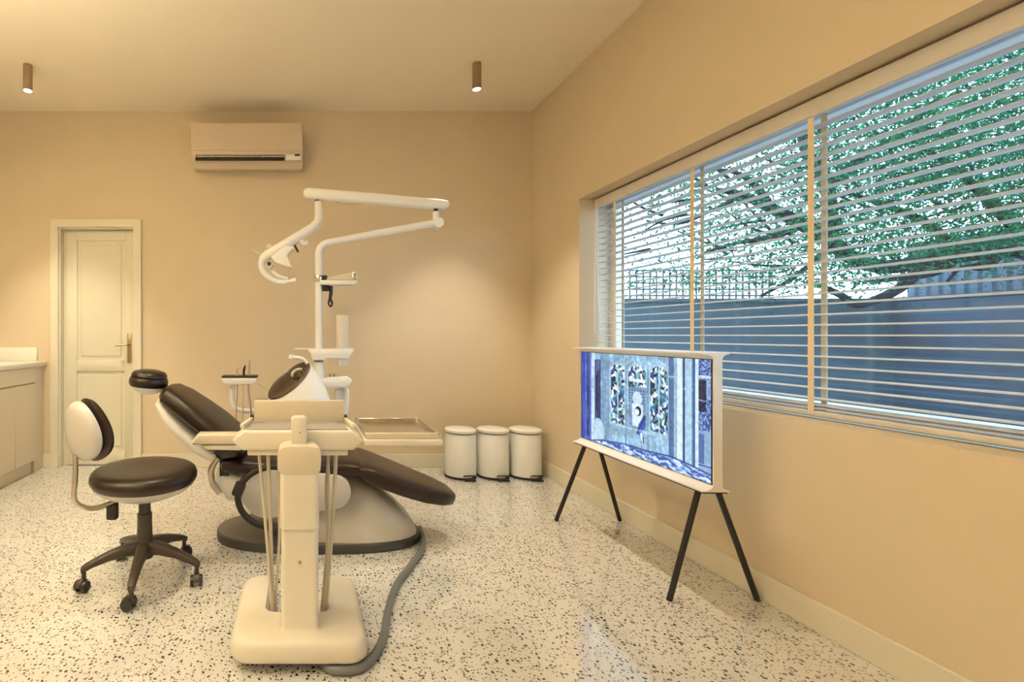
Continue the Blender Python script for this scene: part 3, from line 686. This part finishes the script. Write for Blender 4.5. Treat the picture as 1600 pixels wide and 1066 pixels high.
# seat frame (white pan under the seat)
bm = new(); slab(bm, [(-.458, .40, .14, .015), (-.44, .372, .19, .05), (-.37, .33, .20, .095), (-.28, .305, .20, .105), (-.1, .315, .19, .07), (.1, .36, .19, .04), (.2, .375, .17, .02)], 2.80, 3); obj('seat_pan', bm, M['white'], dc)
bm = new(); slab(bm, [(-.44, .455, .17, .012), (-.42, .45, .215, .04), (-.34, .445, .235, .052), (-.15, .435, .24, .05), (.05, .43, .24, .05), (.22, .435, .24, .05), (.30, .43, .235, .045), (.335, .425, .22, .03)], 2.80, 3.6); obj('seat', bm, M['leather'], dc)
# leg rest
rows = [(.30, .425, .235, .03), (.335, .413, .243, .052), (.40, .388, .245, .056), (.55, .330, .232, .054), (.68, .283, .205, .050), (.78, .252, .160, .045), (.84, .235, .108, .036), (.865, .230, .055, .022), (.872, .229, .02, .01)]
bm = new(); slab(bm, rows, 2.80, 4.2, 36); lr = obj('leg_rest', bm, M['leather'], dc, 30)
# back rest : cushion and shell
rows = [(-.792, .842, .06, .014, 2.78), (-.785, .838, .12, .034, 2.78), (-.762, .825, .165, .05, 2.78), (-.70, .785, .205, .055, 2.79), (-.60, .715, .235, .056, 2.79), (-.50, .640, .248, .055, 2.80), (-.42, .575, .246, .052, 2.80), (-.365, .53, .235, .04, 2.80), (-.34, .505, .2, .02, 2.80)]
bm = new(); slab(bm, [(r[0]+.02, r[1]-.005, *r[2:]) for r in rows], 2.80, 4.0, 36); obj('backrest', bm, M['leather'], dc, 30)
rows = [(-.80, .790, .05, .008), (-.79, .772, .13, .02), (-.735, .71, .18, .035), (-.66, .63, .2, .042), (-.56, .545, .21, .044), (-.47, .485, .2, .035), (-.43, .47, .15, .012)]
bm = new(); slab(bm, rows, 2.79, 3.0, 30); obj('backrest_shell', bm, M['white'], dc)
bm = new(); tube(bm, [(-.44, 2.58, .50, .016), (-.475, 2.58, .44, .018), (-.47, 2.58, .37, .018), (-.43, 2.58, .31, .016)], .016, 10, 5); obj('hinge_bracket', bm, M['steel'], dc)
bm = new(); bb(bm, (-.46, 2.60, .50), (-.33, 2.68, .56), .01); bb(bm, (-.44, 2.62, .38), (-.39, 2.70, .51), .008); obj('hinge_block', bm, M['black'], dc)
# head rest
bm = new(); hx, hy, hz = -.87, 2.78, .862
for dz, k in (): pass
rot = Matrix.Rotation(math.radians(6), 3, 'Y')
bm = new(); lathe(bm, [(.05, -.010), (.098, -.006), (.106, .008), (.106, .030), (.100, .043), (.094, .046), (.098, .050), (.096, .062), (.085, .076), (.05, .086), (0, .088)], (hx, hy, hz), 40, 1.0, 1.15, rot)
hr = obj('headrest', bm, M['leather'], dc)
bm = new(); lathe(bm, [(.01, -.052), (.04, -.048), (.075, -.032), (.095, -.012), (.096, -.004), (.05, -.004)], (hx, hy, hz), 40, 1.0, 1.15, rot); obj('headrest_shell', bm, M['white'], hr)
bm = new(); tube(bm, [(hx+.06, 2.78, hz-.02), (hx+.10, 2.78, hz-.035), (-.72, 2.78, .79)], .016, 8, 0, .6); obj('headrest_bar', bm, M['chrome'], dc)
# near armrest
bm = new(); poly = [(-.545, .615), (-.515, .655), (-.15, .655), (-.14, .61), (-.16, .60), (-.54, .60)]
prism(bm, poly, 1, 2.42, 2.50, .012, 3); ar = obj('armrest', bm, M['creamd'], dc)
bm = new(); prism(bm, [(-.50, .598), (-.47, .575), (-.30, .572), (-.29, .598)], 1, 2.425, 2.495, .006); obj('armrest_underside', bm, M['cream'], ar)
bm = new(); prism(bm, [(-.43, .571), (-.40, .535), (-.33, .535), (-.31, .571)], 1, 2.43, 2.62, .006); obj('armrest_joint', bm, M['rubber'], ar)
# far armrest
bm = new(); prism(bm, poly, 1, 3.10, 3.17, .012, 3); bm.free()
# black curved grab arm in front of the link cover
cx_, cz_ = -.13, .33
pts = []
for k in range(15):
    a = math.radians(95+k*(300-95)/14); pts.append((cx_+.19*math.cos(a), 2.46, cz_+.155*math.sin(a)))
bm = new(); tube(bm, [(.02, 2.46, .475)]+pts+[(.03, 2.46, .175)], .017, 12, 3); ga = obj('grab_arm', bm, M['rubber'], dc)
bm = new(); box(bm, (-.315, 2.46, .370), (.055, .04, .075), .012, Matrix.Rotation(math.radians(22), 4, 'Y')); obj('grab_arm_joint', bm, M['rubber'], ga)
bm = new(); cyl(bm, (.0, 2.46, .47), (.0, 2.60, .45), .012); cyl(bm, (.03, 2.46, .178), (.03, 2.67, .20), .012); obj('grab_arm_pivot', bm, M['rubber'], ga)

# ------------------------------------------------------------------ delivery cart in front
cart = thing('delivery_cart', (-.005, 1.85, 0), 'cream dental delivery cart on a square rounded base, standing nearest the camera', 'dental cart')
def rrect(x0, y0, x1, y1, r, n=7):
    out = []
    for cx, cy, a in ((x1-r, y0+r, -90), (x1-r, y1-r, 0), (x0+r, y1-r, 90), (x0+r, y0+r, 180)):
        for k in range(n+1): t = math.radians(a+90*k/n); out.append((cx+r*math.cos(t), cy+r*math.sin(t)))
    return out
# base outline with a slot open to the back
outer = rrect(-.25, 1.64, .232, 2.13, .075)
def base_outline(ins, slotin):
    o_ = rrect(-.25+ins, 1.64+ins, .232-ins, 2.13-ins, .075-ins*.6)
    # insert the slot in the back edge (between corner 2 and 3)
    xa, xb_, yb, yt = .098+slotin, -.128-slotin, 1.835-slotin, 2.13-ins
    r = .03; s = [(xa, yt), (xa, yb+r), (xa-r*.3, yb+r*.3), (xa-r, yb), (xb_+r, yb), (xb_+r*.3, yb+r*.3), (xb_, yb+r), (xb_, yt)]
    return o_[:16]+s+o_[16:]
rings = []
for z, i_ in ((.035, .012), (.040, .003), (.05, .0), (.088, .004), (.104, .013), (.112, .030)):
    rings.append([Vector((p[0], p[1], z)) for p in base_outline(i_, i_*.3)])
bm = new(); loft(bm, rings); obj('base', bm, M['cream'], cart, 50)
bm = new(); rings = [[Vector((p[0], p[1], z)) for p in base_outline(.055, .0)] for z in (.024, .0352)]
loft(bm, rings); obj('base_skirt', bm, M['rubber'], cart)
for x, y in ((-.19, 1.74), (.17, 1.74), (-.19, 2.07), (.17, 2.07)):
    bm = new(); cyl(bm, (x-.012, y, .0205), (x+.012, y, .0205), .0205, seg=18); obj('caster_wheel', bm, M['rubber'], cart)
bm = new(); b = bmesh.new(); bmesh.ops.create_cube(b, size=1); b.free()
bm = new(); rings = [[Vector((p[0], p[1], z)) for p in rrect(-.072+i_, 1.708+i_, .060-i_, 1.825-i_, .018)] for z, i_ in ((.108, -.012), (.114, -.006), (.122, 0), (.47, 0))]
loft(bm, rings); obj('lower_post', bm, M['cream'], cart, 50)
bm = new(); rings = [[Vector((p[0], p[1], z)) for p in rrect(-.076, 1.702, .062, 1.830, .02)] for z in (.468, .695)]
loft(bm, rings); up_ = obj('upper_post', bm, M['cream'], cart, 50)
bm = new()
pf = []
for k in range(25):       # rounded cap seen from the front (x, z)
    a = PI*k/24; pf.append((-.007+.076*math.copysign(abs(math.cos(a))**.55, math.cos(a)), .712+.048*abs(math.sin(a))**.55))
prism(bm, pf+[(-.080, .672), (-.064, .660), (.050, .660), (.066, .672)], 1, 1.698, 1.835, .006); obj('post_cap', bm, M['creamd'], cart)
bm = new(); prism(bm, [(-.037, .70), (-.037, .845), (-.028, .853), (.010, .853), (.019, .845), (.019, .70)], 1, 1.735, 1.79, .005); nk = obj('neck', bm, M['cream'], cart)
for z, y, r in ((.352, 1.707, .0062), (.80, 1.7345, .0028)):
    bm = new(); cyl(bm, (-.006, y, z), (-.006, y-.004, z), r, r*.7, 14); obj('screw', bm, M['bronze'], cart if r > .004 else nk)
# instrument head
Y0, Y1 = 1.79, 1.94
hp = [(-.252, .762), (-.212, .795), (.185, .795), (.225, .762), (.225, .752), (.190, .722), (-.216, .722), (-.252, .752)]
bm = new(); prism(bm, hp, 1, Y0, Y1, .010, 3); hd = obj('instrument_head', bm, M['cream'], cart)
bm = new(); bb(bm, (-.20, Y0+.012, .7945), (.172, Y1-.004, .7985), .001, 1); obj('top_plate', bm, M['greyflat'], hd)
bm = new(); bb(bm, (-.188, Y1-.004, .80), (.168, Y1+.022, .886), .004); obj('rear_panel', bm, M['creamd'], hd)
for s, xa, xb_ in ((-1, -.226, -.192), (1, .196, .170)):
    bm = new(); box(bm, ((xa+xb_)/2, (Y0+Y1)/2+.03, .808), (.016, .17, .016), .003, Matrix.Rotation(math.radians(8*s), 4, 'Z')); obj('side_rail', bm, M['cream'], hd)
    bm = new(); cyl(bm, (xb_-.005*s, Y1+.03, .813), (xb_+.014*s, Y1+.03, .818), .009, seg=12); obj('rail_knob', bm, M['rubber'], hd)
bm = new(); bb(bm, (-.20, Y0+.015, .700), (.172, Y1-.02, .723), .005); obj('hose_rack', bm, M['cream'], hd)
for x in (-.163, -.123, -.088, .098, .130):
    bm = new(); cyl(bm, (x, 1.90, .70), (x, 1.90, .728), .012, seg=12); obj('hose_socket', bm, M['rubber'], hd)
hs = [((-.165, .70), (-.150, .55), (-.132, .35), (-.112, .11), .0062), ((-.130, .705), (-.125, .55), (-.118, .35), (-.108, .10), .0075), ((-.090, .71), (-.088, .55), (-.086, .35), (-.100, .10), .0055),
      ((.102, .705), (.105, .55), (.104, .35), (.085, .10), .0055), ((.134, .705), (.128, .55), (.115, .35), (.094, .10), .0075), ((.110, .70), (.095, .55), (.100, .35), (.078, .10), .0045)]
for i, h in enumerate(hs):
    bm = new(); yy = 1.895+.012*(i % 3-1)
    q = [(h[0][0], yy, h[0][1]), (h[1][0], yy, h[1][1]), (h[2][0], yy-.005, h[2][1]), (h[3][0], yy-.02, h[3][1]), (h[3][0]*.92, yy-.03, .028)]
    tube(bm, q, h[4], 8, 5); obj('instrument_hose', bm, M['hose'], cart)
# steel tray on the right of the head
tz = .79; TX0, TX1, TY0, TY1 = .232, .505, 1.775, 2.10
tray = thing('instrument_tray', (.37, 1.94, tz-.03), 'empty brushed steel tray with raised rims, right of the cream cart head', 'tray')
bm = new(); bb(bm, (TX0+.006, TY0+.006, tz-.022), (TX1-.006, TY1-.006, tz-.018)); obj('tray_floor', bm, M['steel'], tray)
for a, b, nm, mt in (((TX0, TY0, tz-.022), (TX1, TY0+.008, tz), 'rim', M['creamd']), ((TX0, TY1-.008, tz-.022), (TX1, TY1, tz), 'rim', M['steel']), ((TX0, TY0+.008, tz-.022), (TX0+.008, TY1-.008, tz), 'rim', M['steel']), ((TX1-.010, TY0+.008, tz-.022), (TX1, TY1-.008, tz), 'rim', M['steel'])):
    bm = new(); bb(bm, a, b, .002, 1); obj(nm, bm, mt, tray)
for x, y in ((TX0+.006, TY1-.004), (TX1-.006, TY1-.004), (TX1-.004, TY0+.006)):
    bm = new(); cyl(bm, (x, y, tz-.022), (x, y, tz+.003), .009, seg=14); obj('rim_corner', bm, M['chrome'], tray)
bm = new(); bb(bm, (TX0-.004, TY0-.010, tz-.046), (TX1+.006, TY1, tz-.0225), .005); obj('tray_holder', bm, M['cream'], cart)
bm = new(); bb(bm, (.20, 1.82, tz-.052), (.30, 1.90, tz-.040), .004); tube(bm, [(.222, 1.80, .745), (.40, 1.80, .742)], .004, 8); obj('tray_arm', bm, M['steel'], cart)
bm = new(); tube(bm, [(.375, 1.80, .742), (.405, 1.80, .740)], .008, 10); obj('tray_knob', bm, M['creamd'], cart)

# umbilical hose
hz = .0165
def fl(u, v):
    y = F*(HC-hz)/(v-V0); return ((u-U0)*y/F, y, hz)
pts = [(.69, 2.86, .0165), fl(661, 842), fl(658, 860), fl(639, 888), fl(621, 912), fl(610, 940), fl(604, 968), fl(599, 996), fl(588, 1020), fl(566, 1042), fl(535, 1048), fl(512, 1043), fl(498, 1030)]
pts = smooth_pts([Vector(p) for p in pts], 10)
q = []
for i, p in enumerate(pts): q.append((*p, .0152+(.0010 if i % 2 else 0)))
bm = new(); tube(bm, q, .017, 12); hose = obj('umbilical_hose', bm, M['hosegrey']); tag(hose, 'thick grey hose lying on the floor from the chair base to the cart', 'hose')

# ------------------------------------------------------------------ dental unit behind the chair
UY = 3.18
du = thing('dental_unit', (.11, UY, 0), 'white dental unit column with tilted cuspidor bowl and side holders behind the chair', 'dental unit')
px0 = P(498, 560, UY).x
bm = new(); bb(bm, (px0-.13, UY-.08, 0), (px0+.13, UY+.22, .58), .03, 3); obj('cabinet_body', bm, M['white'], du)
bm = new(); cyl(bm, (px0+.0, UY, .55), (px0+.0, UY, P(0, 566, UY).z), .040, .036, 28); obj('column_sleeve', bm, M['white'], du)
bm = new(); cyl(bm, (px0, UY, P(0, 566, UY).z), (px0, UY, P(0, 562, UY).z), .030, .030, 28); obj('sleeve_ring', bm, M['greyflat'], du)
# upper bracket shelf with cup holder
def pz_(u, v, y=UY): p = P(u, v, y); return (p.x, p.z)
bm = new(); poly = [pz_(481, 545), pz_(551, 545), pz_(551, 549), pz_(546, 555), pz_(543, 560), pz_(509, 559), pz_(507, 562), pz_(488, 562), pz_(485, 553), pz_(481, 548)]
prism(bm, poly, 1, UY-.06, UY+.06, .006); br_ = obj('bracket_shelf', bm, M['white'], du)
bm = new(); p = P(535, 559, UY); lathe(bm, [(.030, -.052), (.034, -.045), (.040, .0)], p, 28); obj('cup_holder', bm, M['white'], br_)
bm = new(); a, b = P(481, 545.5, UY), P(460, 545.5, UY); tube(bm, [a, b], .006, 8); obj('shelf_rod', bm, M['white'], br_)
p0, p1 = P(535, 545, UY), P(535, 493, UY)
cup = thing('cup_dispenser', p0, 'tall translucent cylinder standing upright on the white bracket shelf', 'cylinder')
bm = new(); lathe(bm, [(.040, 0), (.041, .004), (.041, p1.z-p0.z-.004), (.040, p1.z-p0.z), (.038, p1.z-p0.z), (.038, .01), (.0, .01)], p0, 32); obj('tube', bm, M['cup'], cup)
bm = new(); lathe(bm, [(.030, .012), (.036, .02), (.036, .05), (.0, .05)], p0, 28); obj('cups', bm, M['white'], cup)
# lower side arm tray and drop leg
bm = new(); poly = [pz_(500, 592), pz_(512, 589), pz_(543, 588), pz_(549, 593), pz_(546, 599), pz_(541, 604), pz_(510, 605), pz_(498, 600)]
prism(bm, poly, 1, UY-.06, UY+.05, .008); lt = obj('side_tray', bm, M['white'], du)
bm = new(); a = P(536, 604, UY); tube(bm, [P(536, 603, UY), P(541, 612, UY), P(541, 630, UY), P(538, 660, UY)], .018, 12, 4); obj('drop_arm', bm, M['white'], du)
bm = new(); bb(bm, (P(524, 0, UY).x, UY+.0, P(0, 640, UY).z), (P(538, 0, UY).x, UY+.05, P(0, 609, UY).z), .008); obj('drop_box', bm, M['white'], du)
bm = new(); 
for u in (516, 522): cyl(bm, P(u, 589, UY), P(u, 584, UY), .007, seg=10)
obj('fittings', bm, M['brass'], du)
# cuspidor: hood cut off obliquely, with a dark bowl in the cut
CYd = 3.02
top = P(483, 569, CYd); low = P(421, 622, CYd-.02)
ctr = (top+low)/2; A = (top-low)/2                         # major half axis
B = Vector((.065, -.13, -.05)); B = (B-A*(B.dot(A)/A.dot(A)))     # minor half axis, facing the camera
B = B.normalized()*.098
# choose B so the projected minor half width is about 13 px
N_ = A.cross(B).normalized()
if N_.z < 0: N_ = -N_
def ell(c, a, b, n=44): return [c+a*math.cos(2*PI*k/n)+b*math.sin(2*PI*k/n) for k in range(n)]
bot = P(468, 660, CYd+.02)
botA = Vector((.235, 0, 0)); botB = Vector((0, -.12, 0))
rim = ell(ctr, A*1.04, B*1.04)
rings = [rim]
for t in (.12, .3, .5, .75, 1.0):
    bt = ell(bot, Vector((.225, 0, .02)), Vector((.0, -.145, 0)))
    rings.append([rim[k]*(1-t)+bt[k]*t+Vector((.018*math.sin(PI*t), 0, .02*math.sin(PI*t))) for k in range(44)])
bm = new(); loft(bm, rings); hood_o = obj('cuspidor_hood', bm, M['white'], du)
rings = [ell(ctr+N_*.006, A*1.02, B*1.02), ell(ctr+N_*.010, A*.97, B*.97), ell(ctr+N_*.004, A*.86, B*.86), ell(ctr-N_*.0+N_*.001, A*.5, B*.5), ell(ctr+N_*.0005, A*.05, B*.05)]
bm = new(); loft(bm, rings, cap=False); bm.faces.new([v for v in bm.verts][-44:]); obj('cuspidor_bowl', bm, M['bowl'], hood_o)
bm = new(); tube(bm, [P(480, 568, CYd-.03), P(473, 561, CYd-.04), P(464, 559, CYd-.05), P(455, 558, CYd-.05)], .011, 12, 5); fa = obj('cup_filler', bm, M['white'], hood_o)
bm = new(); lathe(bm, [(.0, -.015), (.013, -.012), (.016, 0), (.013, .012), (0, .015)], P(455, 558, CYd-.05), 16); obj('filler_tip', bm, M['white'], hood_o)
bm = new(); c_ = ctr+N_*.02+A*.15; tube(bm, [ctr+A*.66+N_*.005, ctr+A*.5+N_*.028, ctr+A*.3+N_*.028, ctr+A*.2+N_*.012], .009, 10, 4); obj('bowl_tube', bm, M['cream'], hood_o)  # small cream tube across the bowl
# instrument holder to the left
HY = 3.12
def hz_(u, v): return pz_(u, v, HY)
bm = new(); poly = [hz_(347, 590), hz_(403, 590), hz_(401, 596), hz_(396, 600), hz_(354, 600), hz_(349, 596)]
prism(bm, poly, 1, HY-.05, HY+.06, .006); ih = obj('instrument_holder', bm, M['white'], du)
bm = new(); poly = [hz_(348, 587), hz_(402, 587), hz_(402, 590), hz_(348, 590)]; prism(bm, poly, 1, HY-.045, HY+.055); obj('holder_top', bm, M['rubber'], ih)
bm = new(); tube(bm, [P(363, 599, HY), P(363, 625, HY), P(366, 636, HY), P(376, 641, HY), P(400, 643, HY), P(440, 652, HY), P(490, 665, HY)], .016, 12, 5); obj('holder_arm', bm, M['white'], du)
for u0, u1, u2, r, mt in ((371, 371, 369, .0035, M['greyflat']), (379, 379, 379, .005, M['hose']), (388, 389, 392, .006, M['greyflat'])):
    bm = new(); tube(bm, [P(u0, 600, HY-.03), P(u1, 618, HY-.04), P(u2, 640, HY-.035), P(u2+4, 680, HY), P(u2+30, 720, HY+.02)], r, 8, 4); obj('suction_hose', bm, mt, du)
IN = 'handpieces in the left holder'
for u, v0, v1, r, mt, lab_ in ((370.5, 576, 588, .006, M['steel'], 'short steel handpiece, leftmost in the small holder by the backrest'),
                              (381, 572, 588, .0075, M['rubber'], 'black curved handpiece, middle one in the small holder by the backrest'),
                              (389.5, 562, 588, .006, M['steel'], 'tall thin pale handpiece, rightmost in the small holder by the backrest')):
    q = P(u, v1, HY); t = thing('handpiece', q, lab_, 'handpiece', IN)
    bm = new(); tube(bm, [P(u, v1, HY), P(u, (v0+v1)/2, HY), P(u+(1.5 if mt is M['rubber'] else 0), v0+2, HY)], r, 10, 3); obj('grip', bm, mt, t)
    bm = new(); tube(bm, [P(u+(1.5 if mt is M['rubber'] else 0), v0+2, HY), P(u+2.5, v0-1, HY)], r*.6, 8); obj('tip', bm, mt, t)
bm = new(); tube(bm, [P(403, 600, HY), P(412, 604, HY), P(418, 611, HY), P(424, 616, HY)], .0035, 8, 4); obj('thin_tube', bm, M['hose'], du)

# ------------------------------------------------------------------ operating light on its pole
ol = thing('operating_light', (px0, UY, 1.05), 'white jointed overhead dental light on a tall pole rising from the unit', 'dental light')
zt = P(0, 437, UY).z
bm = new(); cyl(bm, (px0, UY, P(0, 545, UY).z+.001), (px0, UY, zt), .0235, .0235, 28); obj('pole', bm, M['white'], ol)
bm = new(); lathe(bm, [(.029, -.012), (.031, -.008), (.031, .024), (.029, .028)], (px0, UY, zt), 28); obj('collar', bm, M['chrome'], ol)
bm = new(); tube(bm, [P(498, 437, UY), P(498, 415, UY), P(498, 398, UY), P(500, 389, UY), P(506, 382, UY), P(515, 379, UY), P(540, 374.5, UY), P(600, 363, UY), P(684, 348, UY)], .024, 18, 5); obj('lower_arm', bm, M['white'], ol)
bm = new(); cyl(bm, P(684, 349, UY)+Vector((0, -.03, 0)), P(684, 349, UY)+Vector((0, .03, 0)), .032, seg=24); obj('arm_knuckle', bm, M['white'], ol)
bm = new(); cyl(bm, P(681, 346, UY), P(681, 331, UY), .021, .021, 20); obj('swivel', bm, M['white'], ol)
bm = new(); cyl(bm, P(681, 331.5, UY), P(681, 326, UY), .014, .014, 16); obj('swivel_pin', bm, M['rubber'], ol)
rings = []
a, b = P(474, 302.5, UY), P(701, 321, UY); dd = (b-a); L_ = dd.length; dn = dd.normalized(); nn = Vector((-dn.z, 0, dn.x))
for t, hw, hh in ((0, .02, .012), (.01, .032, .028), (.03, .036, .036), (.5, .036, .037), (.95, .035, .030), (.985, .033, .026), (1, .02, .012)):
    rings.append([a+dd*t+Vector((0, p[0], 0))+nn*p[1] for p in superell(hw, hh, 3.4, 24)])
bm = new(); loft(bm, rings); sa = obj('spring_arm', bm, M['white'], ol)
bm = new(); rings = []
for t, h in ((.22, .003), (.26, .012), (.34, .012), (.40, .003)):
    rings.append([a+dd*t-nn*(.034)+Vector((0, p[0], 0))+nn*p[1] for p in superell(.02, h, 3, 12)])
loft(bm, rings); obj('arm_cover', bm, M['cream'], sa)
bm = new(); cyl(bm, P(496, 309, UY), P(496, 316, UY), .015, seg=14); obj('neck_pin', bm, M['rubber'], ol)
def rr(u, v, r): p = P(u, v, UY); return (p.x, p.y, p.z, r)
bm = new(); tube(bm, [rr(497, 315, .022), rr(497.5, 325, .025), rr(498, 338, .026), rr(496, 348, .028), rr(489, 355, .029)], .025, 16, 4); obj('head_neck', bm, M['white'], ol)
LH = thing  # lamp head pieces
bm = new(); tube(bm, [rr(495, 349, .027), rr(487, 357, .031), rr(470, 368, .034), rr(450, 380, .034), rr(430, 392, .033), rr(415, 401, .031), rr(410, 408, .026)], .03, 16, 4); bo = obj('lamp_head', bm, M['white'], ol)
bm = new(); tube(bm, [rr(411, 402, .022), rr(408.5, 414, .021), rr(411, 424, .020), rr(419, 433, .019), rr(431, 440, .018), rr(447, 442, .018)], .02, 14, 5); obj('lamp_handle', bm, M['white'], bo)
bm = new(); tube(bm, [rr(446, 441, .013), rr(452, 439.5, .013), rr(462, 438, .017), rr(463, 438, .010)], .015, 14); obj('handle_grip', bm, M['white'], bo)
bm = new(); tube(bm, [rr(425, 424, .012), rr(436, 432, .013), rr(450, 436, .013)], .012, 10, 3); obj('handle_stay', bm, M['white'], bo)
bm = new(); tube(bm, [rr(468, 372, .018), rr(472, 379, .020), rr(476, 381, .019), rr(481, 378, .014)], .02, 14, 3); obj('head_knob', bm, M['white'], bo)
c0 = P(438, 398, UY)
bm = new(); poly = [pz_(424, 404), pz_(446, 386), pz_(460, 388), pz_(449, 401), pz_(456, 420), pz_(444, 417), pz_(430, 412)]
prism(bm, poly, 1, UY-.06, UY+.06, .005); obj('reflector', bm, M['white'], bo)
bm = new(); a_, b_ = P(460, 383, UY), P(466, 394, UY); cyl(bm, a_, b_, .007, seg=8); obj('reflector_clip', bm, M['black'], bo)
bm = new(); box(bm, P(422, 415, UY), (.035, .06, .032), .006, Matrix.Rotation(.5, 4, 'Y')); obj('joint_block', bm, M['white'], bo)
bm = new(); cyl(bm, P(421, 413.5, UY)+Vector((0, -.028, 0)), P(421, 413.5, UY)+Vector((0, -.036, 0)), .013, seg=14); obj('joint_screw', bm, M['rubber'], bo)
bm = new(); tube(bm, [rr(411, 400, .009), rr(402, 394, .007), rr(394, 389, .003)], .008, 8); obj('handle_spike', bm, M['cream'], bo)
bm = new(); box(bm, P(421, 386, UY), (.035, .03, .03), .006, Matrix.Rotation(.6, 4, 'Y')); tube(bm, [rr(417, 391, .008), rr(414, 398, .008)], .008, 8); obj('switch_block', bm, M['cream'], bo)
# side bracket on the pole
bm = new(); poly = [pz_(500, 439), pz_(557, 439), pz_(556, 444), pz_(552, 446), pz_(500, 446)]; prism(bm, poly, 1, UY-.05, UY+.05, .004); sb = obj('side_shelf', bm, M['white'], ol)
bm = new(); poly = [pz_(510, 437), pz_(514, 434), pz_(545, 427), pz_(556, 427), pz_(557, 438.5), pz_(510, 438.5)]; prism(bm, poly, 1, UY-.04, UY+.04, .004); obj('shelf_cover', bm, M['creamd'], sb)
bm = new(); bb(bm, (P(549, 0, UY).x, UY-.046, P(0, 438, UY).z), (P(556, 0, UY).x, UY+.046, P(0, 426, UY).z), .003); obj('end_cap', bm, M['chrome'], sb)
bm = new(); bb(bm, (P(504, 0, UY).x, UY-.03, P(0, 438.5, UY).z), (P(511, 0, UY).x, UY+.03, P(0, 431, UY).z), .003); obj('clamp', bm, M['rubber'], sb)
bm = new(); bb(bm, (P(503, 0, UY).x, UY-.02, P(0, 455, UY).z), (P(514, 0, UY).x, UY+.02, P(0, 446.5, UY).z), .003); obj('hook_block', bm, M['rubber'], sb)
bm = new(); tube(bm, [rr(517, 447, .012), rr(517, 458, .012), rr(516, 467, .010), rr(519, 474, .007), rr(517, 479, .006), rr(513.5, 475, .006), rr(514, 468, .006)], .01, 10, 4); obj('hook', bm, M['rubber'], sb)
